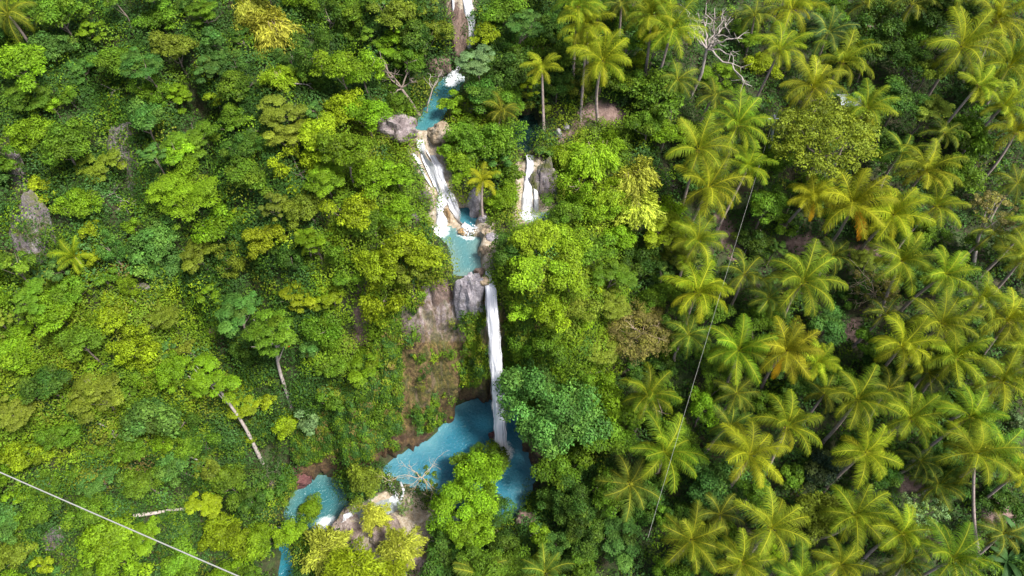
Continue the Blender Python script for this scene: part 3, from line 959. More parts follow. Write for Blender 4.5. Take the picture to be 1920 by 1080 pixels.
mz = at_z(940, 850, 0.0)
lip = at_z(917, 519, 23.05)
t = fall_thing("tall white main waterfall plunging off the cliff into the turquoise pool", mz)
pre = at_z(912, 508, 23.1)
pth = [pre, lip + np.array([0, -0.3, -0.1])]
for q in np.linspace(0.06, 1, 24):
    xx = lip + (mz - lip) * np.array([q ** 0.9, q, 0])
    xx[2] = 23.05 + (0 - 23.05) * q ** 1.75
    pth.append(xx)
wd = [0.55, 0.62] + list(0.72 + 0.38 * np.linspace(0.06, 1, 24))
for a, sd_, dy, th in ((0.92, 1, 0.0, 0.3), (0.8, 4, 0.35, 0.25)):
    o = ribbon("water_curtain", np.array(pth) + np.array([0.05 * dy, dy, 0]), np.array(wd) * a, M_FALL, t, seed=sd_, thick=th, rough=0.25, nv=160, nu=19)
    o.location = -Vector(mz)
splash("spray", mz, 1.2, 1.6, 160, 3, t)

def cascade(label, strands, mat=M_CASC, drape=0.12, foam=None):
    t = None
    for k, (pts, w) in enumerate(strands):
        P3 = [hit(x, y)[0] + np.array([0, 0, 0.15]) for x, y in pts]
        if t is None:
            t = fall_thing(label, P3[-1])
        dep = [np.dot(p - CPOS, FWD) for p in P3]
        o = ribbon("water_strand", P3, [wi * d / FPX for wi, d in zip(w, dep)], mat, t, seed=k + 11, thick=0.22, rough=0.2, drape=drape, nv=110, nu=15)
        o.location = -Vector(t.location)
    if foam:
        c = hit(*foam[:2])[0]
        splash("spray", c, foam[2], 0.8, 160, 9, t)
    return t
cascade("long white double cascade splitting round an orange rock above the upper pool",
        [([(787, 262), (791, 282), (803, 305), (815, 335), (826, 365), (832, 395), (828, 415), (822, 436)], [9, 13, 25, 20, 17, 13, 12, 14]),
         ([(808, 290), (820, 310), (826, 335), (838, 362), (848, 385), (857, 408), (872, 425), (886, 436)], [17, 18, 12, 14, 17, 17, 14, 15]),
         ([(775, 290), (787, 310), (800, 332), (812, 352)], [5, 6, 5, 4])], foam=(880, 434, 1.0))
cascade("white ribbon of the top waterfall beside a bare brown slab", [([(874, -45), (876, 0), (880, 30), (884, 60), (882, 95)], [11, 11, 12, 11, 9]), ([(848, -30), (852, 40), (858, 80), (862, 105)], [3, 3, 3, 3])])
cascade("short foaming step where the stream pool begins", [([(860, 122), (857, 135), (848, 148)], [7, 12, 13])], foam=(850, 150, 1.0))
cascade("small twin side waterfall over mossy rock above a green basin", [([(992, 292), (994, 310), (992, 330), (990, 360), (988, 385), (988, 408)], [10, 8, 9, 10, 12, 16]), ([(1003, 345), (1005, 370), (1005, 402)], [4, 5, 7])], foam=(992, 404, 1.0))
cascade("broken white rapids tumbling from the plunge pool over the ledge", [([(728, 890), (732, 905), (740, 920), (744, 936)], [4, 5, 5, 6]), ([(750, 905), (757, 922), (752, 938)], [2, 3, 4])])
cascade("low fan of foam sliding off the rock shelf into the lower pool", [([(662, 965), (645, 976), (625, 985), (606, 994)], [6, 8, 11, 15])], foam=(612, 992, 1.2))

# ------------------------------------------------------------------ rocks
def rock_mesh(seed, sx, sy, sz, mat, sub=4, rough=0.35, flutes=0.0):
    r = np.random.default_rng(seed)
    bm = bmesh.new()
    bmesh.ops.create_icosphere(bm, subdivisions=sub, radius=1)
    co = np.array([v.co[:] for v in bm.verts])
    d = unit(co)
    rad = np.ones(len(d))
    for _ in range(7):                                  # a few cleaved faces
        ax = unit(r.normal(size=3))
        cut = 0.62 + 0.3 * r.random()
        pr = d @ ax
        rad = np.minimum(rad, np.where(pr > 1e-3, cut / np.maximum(pr, 1e-3), 9))
    s = seed * 3.3 % 40 + 60
    rad = rad * (1 + rough * (fbm(d[:, 0] * 2 + s, d[:, 1] * 2 + d[:, 2] * 1.3 + s, seed, 4)))
    if flutes:
        rad *= 1 + flutes * np.sin(np.arctan2(d[:, 1], d[:, 0]) * 11 + 2 * d[:, 2])
    co = d * rad[:, None] * np.array([sx, sy, sz])
    for v, c in zip(bm.verts, co):
        v.co = c
    me = bpy.data.meshes.new("rock_mesh")
    bm.to_mesh(me)
    bm.free()
    me.materials.append(mat)
    return me

def rock(name, cat, label, px, py, wpx, hpx, mat, seed, tall=0.8, deep=0.8, sink=0.3, rot=0.0, on_cliff=None, rough=0.35, flutes=0.0, group=None, tilt=0.0, fwd=0.0):
    P, dep = hit(px, py) if on_cliff is None else (at_z(px, py, on_cliff), np.dot(at_z(px, py, on_cliff) - CPOS, FWD))
    P = P + unit(CPOS - P) * fwd
    m = dep / FPX
    sx = wpx / 2 * m
    sz = hpx / 2 * m * tall
    o = obj(name, rock_mesh(seed, sx, sx * deep, sz, mat, rough=rough, flutes=flutes), None, (P[0], P[1], P[2] + sz * (0.5 - sink)))
    o.rotation_euler = (tilt, 0, rot)
    tag(o, label, cat, group)
    return o

rock("rock_outcrop", "rock", "big pale grey fluted limestone outcrop beside the lip of the main waterfall", 882, 562, 60, 120, M_GREY, 2, tall=1.35, deep=0.6, sink=0.5, on_cliff=19.2, rough=0.3, flutes=0.06, tilt=-0.12, fwd=1.6)
rock("rock_outcrop", "rock", "smaller brown grey outcrop standing on the cliff rim under the yellow green bush", 828, 556, 54, 80, M_BROWN, 3, tall=1.2, deep=0.5, on_cliff=20.0, sink=0.5, tilt=-0.2, fwd=0.4)
rock("boulder", "boulder", "upright grey rock pillar between the double cascade and the little palm", 892, 398, 34, 84, M_GREY, 4, tall=1.15, deep=0.8, sink=0.1)
rock("boulder", "boulder", "broad grey pink boulder at the head of the double cascade", 750, 256, 84, 90, M_PINK, 5, tall=0.9, deep=0.8, sink=0.3, fwd=0.6, rough=0.7)
rock("boulder", "boulder", "cream travertine boulder on the palm side of the cascade head", 824, 256, 48, 56, M_TAN, 6, deep=0.9, sink=0.2, fwd=0.5)
rock("boulder", "boulder", "mossy brown stone under the first step of the double cascade", 772, 270, 20, 22, M_BROWN, 61)
rock("boulder", "boulder", "long orange travertine ridge parting the two cascade strands", 839, 408, 12, 56, M_ORANGE, 7, tall=0.7, deep=1.6, sink=0.2, rot=0.4)
rock("boulder", "boulder", "orange brown knob at the foot of the double cascade", 868, 436, 20, 18, M_ORANGE, 8)
rock("boulder", "boulder", "pale flat stone on the bank next to the grey pillar", 912, 436, 24, 18, M_TAN, 9, sink=0.35)
rock("boulder", "boulder", "white rounded stone on the bank below the little palm", 922, 446, 26, 18, M_GREY, 10, sink=0.35)
rock("boulder", "boulder", "grey block beside the roots of the little palm", 908, 412, 22, 24, M_GREY, 12)
rock("boulder", "boulder", "tan slab along the edge of the upper pool", 910, 470, 22, 36, M_TAN, 13, sink=0.4)
rock("boulder", "boulder", "pinkish boulder sitting at the lip of the main waterfall", 908, 528, 24, 26, M_TAN, 14, on_cliff=23.0)
rock("boulder", "boulder", "brown boulder behind the lip of the main waterfall", 900, 512, 26, 20, M_BROWN, 15, on_cliff=23.2)
rock("boulder", "boulder", "low grey boulder at the edge of the greenery above the main waterfall", 930, 514, 22, 14, M_GREYMOSS, 16)
rock("boulder", "boulder", "grey lilac boulder among bushes beside the cascade strands", 797, 372, 34, 40, M_GREYMOSS, 17)
rock("boulder", "boulder", "narrow grey rock in the bushes below the lilac boulder", 778, 412, 20, 34, M_GREYMOSS, 18)
rock("boulder", "boulder", "reddish boulder in the pool at the foot of the main waterfall", 926, 818, 20, 36, M_RED, 19, on_cliff=0.0, tall=0.8, sink=0.1)
rock("boulder", "boulder", "dark grey boulder under the palm beside the shaded pond", 998, 176, 30, 36, M_GREYMOSS, 20, sink=0.0)
rock("boulder", "boulder", "upright blue grey stone at the edge of the dirt clearing", 1045, 258, 18, 34, M_GREY, 21, sink=0.1)
rock("boulder", "boulder", "small grey stone on the dirt of the clearing", 1061, 240, 14, 22, M_GREY, 22)
rock("rock_outcrop", "rock", "grey lilac rock scar in the dark hollow on the jungle slope", 246, 342, 88, 130, M_GREYMOSS, 23, tall=1.5, deep=0.3, sink=0.5, tilt=-0.65, rough=0.7, fwd=0.1)
rock("rock_outcrop", "rock", "narrow brown grey scar above the lilac scar in the dark hollow", 205, 195, 46, 90, M_GREYMOSS, 24, tall=1.5, deep=0.3, sink=0.5, tilt=-0.65, rough=0.7, fwd=0.1)
rock("rock_outcrop", "rock", "thin pale rock scar near the slope edge of the photo", 36, 340, 26, 80, M_GREYMOSS, 25, tall=1.5, deep=0.3, sink=0.5, tilt=-0.65, rough=0.7, fwd=0.1)
rock("rock_outcrop", "rock", "wide pale rock scar under the thin scar", 66, 436, 84, 84, M_GREYMOSS, 26, tall=1.5, deep=0.3, sink=0.5, tilt=-0.65, rough=0.7, fwd=0.1)
rock("rock_outcrop", "rock", "small grey rock patch low on the slope below the white cable", 104, 1014, 44, 50, M_GREYMOSS, 27, tall=1.5, deep=0.3, sink=0.5, tilt=-0.65, rough=0.7, fwd=0.1)
rock("rock_outcrop", "rock", "grey rock band in the gully between shrubs and feathery trees", 262, 540, 40, 26, M_GREYMOSS, 28, deep=0.5, tilt=-0.4)
rock("rock_outcrop", "rock", "dark bare rock beside the root gully", 415, 640, 36, 90, M_BROWN, 29, deep=0.5, tilt=-0.4, rot=0.5)
rock("rock_outcrop", "rock", "dark red rock bank at the edge of the lower pool", 556, 896, 60, 60, M_RED, 30, deep=0.7, sink=0.3)
rock("boulder", "boulder", "brown islet in the lower pool", 600, 972, 26, 24, M_RED, 31, deep=1.2, sink=0.35)
rock("rock_outcrop", "rock", "pale brown rock shelf overhanging the lower pool", 655, 992, 66, 44, M_SHELF, 32, deep=1.1, sink=0.45)
rock("rock_outcrop", "rock", "pitted tan rock hump on the shelf between yellow bamboo clumps", 720, 1000, 66, 60, M_SHELF, 33, deep=1.1, sink=0.55)
rock("rock_outcrop", "rock", "pale gravelly rock beside the yellow leaved tree", 782, 1050, 60, 70, M_SHELF, 34, deep=1.2, sink=0.7)
rock("rock_outcrop", "rock", "tall bare brown slab beside the top waterfall", 856, 44, 44, 150, M_BROWN, 35, tall=0.95, deep=0.5, sink=0.45, tilt=-0.55)
rock("rock_outcrop", "rock", "brown mossy rock wall around the small side waterfall", 1014, 356, 46, 100, M_GREYMOSS, 36, tall=1.2, deep=0.4, sink=0.5, tilt=-0.4, rough=0.8, flutes=0.08)
rock("rock_outcrop", "rock", "mossy brown bank above the stream pool", 820, 128, 50, 60, M_BROWN, 37, deep=0.7, sink=0.4)
rock("rock_outcrop", "rock", "brown grey bank under the greyish tree beside the stream", 882, 205, 50, 40, M_GREYMOSS, 38, deep=0.6, sink=0.4)
rock("rock_outcrop", "rock", "shadowed brown rock bank where the pool meets the big overhanging tree", 985, 975, 50, 60, M_BROWN, 39, deep=0.7)

# ------------------------------------------------------------------ undergrowth (uncountable: kind = stuff)
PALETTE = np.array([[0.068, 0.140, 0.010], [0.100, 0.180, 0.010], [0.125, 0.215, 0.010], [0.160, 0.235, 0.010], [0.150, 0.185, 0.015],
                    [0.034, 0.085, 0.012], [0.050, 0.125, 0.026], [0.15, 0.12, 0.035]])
def blocked(px, py, pad=0):
    b = np.zeros(np.shape(px), bool)
    for k, (lv, p) in POOLS.items():
        b |= in_poly(px, py, p)
    for z in ZONES_DIRT + ZONES_TRAV:
        b |= in_poly(px, py, z)
    return b
BARE = [[(518, 690), (545, 690), (566, 785), (540, 792)], [(470, 830), (486, 830), (502, 880), (485, 885)], [(225, 290), (262, 290), (275, 395), (230, 400)], [(25, 300), (48, 300), (50, 380), (28, 380)], [(40, 415), (95, 410), (95, 470), (45, 470)],
        [(90, 990), (120, 990), (125, 1040), (90, 1040)], [(400, 590), (430, 640), (435, 690), (405, 660)], [(540, 870), (580, 870), (585, 925), (540, 925)]]
CLIFF_XY = [tuple(p[:2]) for p in foot_d] + [tuple(p[:2]) for p in rim_d[::-1]]
def cover(name, n, region, pal_p, leaf, per, seed, rad=(0.35, 1.0), dense=1.0):
    r = np.random.default_rng(seed)
    x = r.uniform(-75, 90, n)
    y = r.uniform(4, 118, n)
    z = h_at(x, y)
    gx = (h_at(x + 0.4, y) - h_at(x - 0.4, y)) / 0.8
    gy = (h_at(x, y + 0.4) - h_at(x, y - 0.4)) / 0.8
    sl = np.sqrt(1 + gx ** 2 + gy ** 2)
    px, py = project(np.stack([x, y, z], 1))
    ok = (px > -90) & (px < 2010) & (py > -110) & (py < 1190) & region(px, py)
    jx, jy = px + r.normal(size=n) * 4, py + r.normal(size=n) * 4
    ok &= ~blocked(jx, jy)
    for bz in BARE:
        ok &= ~(in_poly(jx, jy, bz) & (r.random(n) < 0.85))
    ok &= ~in_poly(x, y, CLIFF_XY)
    ok &= (gully_dist(x, y) > 0.9) | (r.random(n) < 0.12)
    ok &= r.random(n) < np.clip(sl / 3.0, 0.33, 1) * dense
    for k, (lv, poly) in POOL_XY.items():
        ok &= ~(in_poly(x, y, poly) | (poly_dist(x, y, poly) < 0.5))
    x, y, z, gx, gy = x[ok], y[ok], z[ok], gx[ok], gy[ok]
    m = len(x)
    R = rad[0] + (rad[1] - rad[0]) * r.random(m) ** 2
    big = fbm(x / 5 + 30, y / 5 + 30, 77, 3) + 0.25 * r.normal(size=m)
    order = np.argsort(np.argsort(big)) / m
    ci = np.searchsorted(np.cumsum(pal_p) / np.sum(pal_p), np.clip(0.55 * order + 0.45 * r.random(m), 0, 0.999))
    qx, qy = project(np.stack([x, y, z], 1))
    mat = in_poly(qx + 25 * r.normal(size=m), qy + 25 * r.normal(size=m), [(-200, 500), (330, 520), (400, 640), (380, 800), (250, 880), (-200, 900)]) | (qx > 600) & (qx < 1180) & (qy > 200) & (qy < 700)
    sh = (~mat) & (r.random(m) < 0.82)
    ci = np.where(sh, r.choice([5, 5, 0, 6, 5], m), ci)  # mostly dark greens off the mat, painting in the shadowy gaps between crowns
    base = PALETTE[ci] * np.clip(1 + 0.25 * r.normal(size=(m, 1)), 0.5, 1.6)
    cnt = np.maximum(8, (per * (R / rad[1]) ** 1.6).astype(int))
    idx = np.repeat(np.arange(m), cnt)
    nl = len(idx)
    up = unit(np.stack([-gx * 0.5, -gy * 0.5, np.ones(m)], 1))[idx]
    d = unit(r.normal(size=(nl, 3)) + up * 0.7)
    P = np.stack([x, y, z + 0.15 * R], 1)[idx] + d * (R[idx] * (0.7 + 0.35 * r.random(nl)))[:, None] * np.array([1, 1, 0.85]) + up * (R[idx] * 0.25)[:, None]
    N = unit(d + up * 0.7 + r.normal(size=(nl, 3)) * 0.3)
    size = leaf * (0.55 + 0.8 * r.random(nl))
    V, F = leaf_quads(P, N, size, 0.58, r, 0.12)
    c = base[idx] * np.clip(1 + 0.13 * r.normal(size=(nl, 1)), 0.5, 1.5)
    me = mesh_np(name + "_mesh", V, [F], M_COVER, {'tint': ('FLOAT_COLOR', rgba(np.repeat(c, 4, 0)))})
    return obj(name, me)
def left_side(px, py):
    return px + 0.12 * (py - 540) < 1180
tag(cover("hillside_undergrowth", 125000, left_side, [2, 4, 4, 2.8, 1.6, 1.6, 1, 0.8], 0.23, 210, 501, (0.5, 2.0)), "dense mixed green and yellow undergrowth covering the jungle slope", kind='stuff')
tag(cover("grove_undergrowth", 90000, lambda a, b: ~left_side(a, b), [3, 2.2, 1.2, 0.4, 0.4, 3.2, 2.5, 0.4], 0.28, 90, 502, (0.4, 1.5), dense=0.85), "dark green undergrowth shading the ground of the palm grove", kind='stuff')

def cliff_growth():
    r = np.random.default_rng(91)
    n = 30000
    si = r.integers(0, NS, n)
    ti = r.integers(3, NT, n)
    P = CP[si, ti]
    px, py = project(P)
    t = CT[si, ti]
    hz = np.clip(rd[si, 2] - fd[si, 2], 1, 40) * t
    patch = fbm(P[:, 0] / 1.8 + 5, P[:, 2] / 3.0 + 5, 61, 3)
    thr = np.full(n, 0.16)
    thr = np.where(px < 750, -0.7, thr)
    thr = np.where((px < 735) & (hz > 3.5), -0.8, thr)
    thr = np.where(px > 945, -0.5, thr)
    thr = np.where((px > 845) & (px < 912) & (py > 612) & (py < 720), -0.02, thr)
    thr = np.where((px > 750) & (px < 862) & (py > 510) & (py < 780), 0.46, thr)
    thr = np.where((py > 770) & (px > 760) & (px < 870), 0.1, thr)
    thr = np.where((px > 900) & (px < 948), 0.35, thr)
    thr = np.where(hz < 4.5 + 2.0 * patch, 0.6, thr)
    k = (patch + 0.12 * r.normal(size=n) > thr) & (r.random(n) < 0.55)
    si, P, px, py, hz = si[k], P[k], px[k], py[k], hz[k]
    m = len(P)
    R = 0.22 + 0.65 * r.random(m) ** 2.2
    shag = (px < 800) & (py > 680)
    pa = r.choice(8, m, p=np.array([3, 3, 2, 1.4, 1.4, 3, 1.2, 0.5]) / 15.5)
    pb = r.choice(8, m, p=np.array([4, 2, 0.4, 0.1, 1.5, 4, 2, 1.0]) / 15.0)
    pal = PALETTE[np.where(shag, pb, pa)] * np.clip(1 + 0.22 * r.normal(size=(m, 1)), 0.5, 1.6)
    cnt = (16 + 60 * R).astype(int)
    idx = np.repeat(np.arange(m), cnt)
    nl = len(idx)
    o = np.stack([CN[si][:, 0], CN[si][:, 1], np.full(m, 0.3)], 1)[idx]
    d = unit(r.normal(size=(nl, 3)) + o * 0.9)
    C = P[idx] + d * (R[idx] * (0.5 + 0.5 * r.random(nl)))[:, None] * np.array([1, 1, 1.3]) + o * (R[idx] * 0.3)[:, None]
    N = unit(d + o * 0.5 + np.array([0, 0, 0.5]) + r.normal(size=(nl, 3)) * 0.3)
    ld = unit(np.array([[0, 0, -1.0]]) + o * 0.4 + r.normal(size=(nl, 3)) * 0.5)
    ld = unit(ld - N * np.sum(ld * N, 1)[:, None])
    V, F = leaf_quads(C, N, 0.24 * (0.5 + 0.9 * r.random(nl)), 0.45, r, 0.1, ld)
    c = pal[idx] * np.clip(1 + 0.15 * r.normal(size=(nl, 1)), 0.4, 1.8)
    tag(obj("cliff_ferns", mesh_np("cliff_fern_mesh", V, [F], M_COVER, {'tint': ('FLOAT_COLOR', rgba(np.repeat(c, 4, 0)))})), "ferns and hanging plants clinging to the mossy cliff", kind='stuff')
cliff_growth()

# ------------------------------------------------------------------ labels: the closest of its look above / below / beside a landmark
LANDMARKS = [("the main waterfall", 930, 650), ("the plunge pool", 860, 820), ("the upper pool", 868, 470), ("the double cascade", 832, 350), ("the small side waterfall", 992, 355), ("the top waterfall", 875, 40),
             ("the stream pool", 815, 190), ("the shaded pond", 985, 250), ("the dirt clearing", 1105, 220), ("the utility pole", 1447, 240), ("the big round olive tree", 1545, 265), ("the white branched dead tree", 1325, 90),
             ("the stepped dirt path", 1367, 450), ("the lower pool", 600, 935), ("the rock shelf", 660, 990), ("the grey limestone outcrop", 884, 560), ("the little golden palm", 905, 342), ("the white hut roof", 1597, 186),
             ("the tawny dry shrub", 1635, 545), ("the lime bush among palms", 1445, 1033), ("the yellow tipped tree", 1540, 965), ("the near black bush", 1545, 880), ("the pale blue green tree", 1730, 960),
             ("the banana plants", 1900, 1035), ("the fallen log", 310, 958), ("the tree with the red flower", 520, 640), ("the upper leaning trunk", 517, 725), ("the lower leaning trunk", 455, 810), ("the lilac rock scar", 246, 342),
             ("the wide pale rock scar", 66, 436), ("the tall yellow bamboo", 505, 60), ("the big blue green tree", 1050, 775), ("the dead shrub by the pool", 785, 885), ("the orange fronded palm", 1600, 385), ("the bent pale palm trunk", 1835, 985),
             ("the bluish dome tree", 283, 770), ("the big bright jungle tree", 350, 370), ("the lone slope palm", 580, 455), ("the tan leaved tree", 1865, 390), ("the bright round tree by the plunge pool", 880, 930), ("the fringed corner palm", 15, 30),
             ("the brown twiggy tree", 1195, 620), ("the reddish dead branches", 765, 165), ("the small grey rock patch", 104, 1014)]
PENDING = []            # (object, look phrase, px, py)
def finish_labels():
    by = {}
    for it in PENDING:
        by.setdefault(it[1], []).append(it)
    words = {1: "closest", 2: "second closest", 3: "third closest", 4: "fourth closest", 5: "fifth closest", 6: "sixth closest"}
    for look, items in by.items():
        ranks = {}
        for li, (ln, lx, ly) in enumerate(LANDMARKS):
            sect = {'above': [], 'below': [], 'beside': []}
            for k, (_o, _l, x, y) in enumerate(items):
                dx, dy = x - lx, y - ly
                d = math.hypot(dx, dy)
                if d < 12:
                    continue
                s = 'beside' if abs(dy) < 0.5 * abs(dx) else ('above' if dy < 0 else 'below')
                sect[s].append((d, k))
            for s, L in sect.items():
                L.sort()
                for rk, (d, k) in enumerate(L[:6]):
                    ranks.setdefault(k, []).append((d + 140 * rk, rk + 1, s, ln))
        for k, it in enumerate(items):
            c = sorted(ranks.get(k, []))
            if len(items) == 1 and not c:
                it[0]['label'] = look
            else:
                d, rk, s, ln = c[0]
                it[0]['label'] = look + ", " + words[rk] + (" " if s != 'beside' else " ") + s + " " + ln

# ------------------------------------------------------------------ trees
TINT = {'G': (0.073, 0.158, 0.010), 'D': (0.034, 0.095, 0.012), 'B': (0.056, 0.150, 0.027), 'Y': (0.190, 0.270, 0.008), 'L': (0.120, 0.235, 0.008),
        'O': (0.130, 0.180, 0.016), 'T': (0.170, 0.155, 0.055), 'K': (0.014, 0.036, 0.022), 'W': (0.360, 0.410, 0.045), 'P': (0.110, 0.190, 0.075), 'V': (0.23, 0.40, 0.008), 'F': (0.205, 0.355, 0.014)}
CWORD = {'G': "mid green", 'D': "dark green", 'B': "blue green", 'Y': "yellow green", 'L': "bright green", 'O': "olive", 'T': "brownish", 'K': "near black", 'W': "golden yellow", 'P': "pale blue green", 'V': "vivid lime", 'F': "light lime"}
SWORD = {'round': "leafy", 'feather': "feathery", 'vine': "vine draped", 'bamboo': "plumed", 'sparse': "open twiggy"}

def limb_paths(B, T, R, r, n_limbs, rad0, lean_mid):
    pts = resample(np.array([B, B * 0.5 + T * 0.5 + lean_mid, T]), 8)
    paths = [(pts, np.linspace(rad0, rad0 * 0.45, 8))]
    for k in range(n_limbs):
        s = 0.55 + 0.42 * r.random()
        p0 = B + (T - B) * s + lean_mid * (1 - abs(2 * s - 1))
        a = r.random() * 6.28
        e = T + np.array([math.cos(a), math.sin(a), 0]) * R * (0.45 + 0.3 * r.random()) + np.array([0, 0, R * (0.1 + 0.35 * r.random())])
        mid = (p0 + e) / 2 + np.array([0, 0, -0.12 * R])
        pp = resample(np.array([p0, mid, e]), 6)
        paths.append((pp, np.linspace(rad0 * 0.4, rad0 * 0.08, 6)))
    return paths

def tree(px, py, rpx, kind, tint, label=None, hgt=None, base=None, bark=None, name=None, cat=None, limbs=None, trunk_r=None, zs=1.0, group=None):
    r = np.random.default_rng(int(px * 7 + py * 13) % 100003)
    bamboo = kind == 'bamboo'
    P, dep = hit(px, py, 0.0)
    R = rpx * dep / FPX
    H = hgt if hgt is not None else (0.60 * R + 0.4 + (0.8 if 770 < px < 1110 and 90 < py < 480 else 3.6) * r.random() ** 2)
    C, dep = hit(px, py, H)
    R = rpx * dep / FPX
    if base is not None:
        Bp = hit(*base)[0]
    else:
        Bp = np.array([C[0] + r.normal() * 0.25 * R * 0.5, C[1] + abs(r.normal()) * 0.3, 0])
        Bp[2] = h_at(Bp[0], Bp[1])
        Bp[2] = min(Bp[2], C[2] - 0.5)
    small = R < 1.9 and kind in ('round', 'feather')
    nm = name or ('bamboo_clump' if bamboo else ('shrub' if small and H < 3.2 else 'broadleaf_tree'))
    root = empty(nm, Bp - np.array([0, 0, 0.15]))
    B0 = np.zeros(3)
    T = C - (Bp - np.array([0, 0, 0.15]))
    lean = np.array([r.normal(), r.normal(), 0]) * 0.06 * np.linalg.norm(T)
    rad0 = trunk_r or (0.05 + 0.035 * R)
    if bamboo:
        paths = []
        for k in range(12):
            a = r.random() * 6.28
            q = 0.5 * r.random()
            e = T + np.array([math.cos(a), math.sin(a), 0]) * R * 0.5 * r.random() + np.array([0, 0, R * 0.35])
            b = np.array([q * math.cos(a), q * math.sin(a), 0])
            paths.append((resample(np.array([b, (b + e) / 2 + np.array([0, 0, 0.4]), e]), 7), np.linspace(0.06, 0.02, 7)))
        V, F = tubes(paths, 5)
        obj("culms", mesh_np("culm_mesh", V, [F], bark or M_TWIG), root)
    else:
        V, F = tubes(limb_paths(B0, T, R, r, limbs if limbs is not None else (5 if R > 1.6 else 3), rad0, lean), 7)
        obj("trunk", mesh_np("trunk_mesh", V, [F], bark or M_BARK), root)
    size = 'S' if R < 1.9 else ('M' if R < 3.7 else 'L')
    key = (kind, size)
    if key not in CROWNS:
        key = (kind, 'M')
    lst = CROWNS[key]
    R0, me = lst[int(r.integers(len(lst)))]
    c = obj("crown", me, root, T)
    s = R / R0
    c.scale = (s * (0.92 + 0.16 * r.random()), s * (0.92 + 0.16 * r.random()), s * zs * (0.9 + 0.2 * r.random()))
    c.rotation_euler = (r.normal() * 0.08, r.normal() * 0.08, r.random() * 6.28)
    tc = np.array(TINT[tint]) * (1 + 0.12 * r.normal()) * (1 + 0.035 * r.normal(size=3))
    c.color = (*np.clip(tc, 0.002, 0.9), 1)
    cat = cat or ("bamboo" if bamboo else ("shrub" if nm == 'shrub' else "tree"))
    tag(root, None, cat, group or {'bamboo_clump': "bamboo clumps", 'shrub': "shrubs on the slopes"}.get(nm, "broadleaf trees of the jungle"))
    if label:
        root['label'] = label
    else:
        szw = "small" if R < 1.9 else ("medium" if R < 3.2 else "large")
        PENDING.append((root, f"{szw} {CWORD[tint]} {SWORD[kind]} {cat}", px, py))
    return root

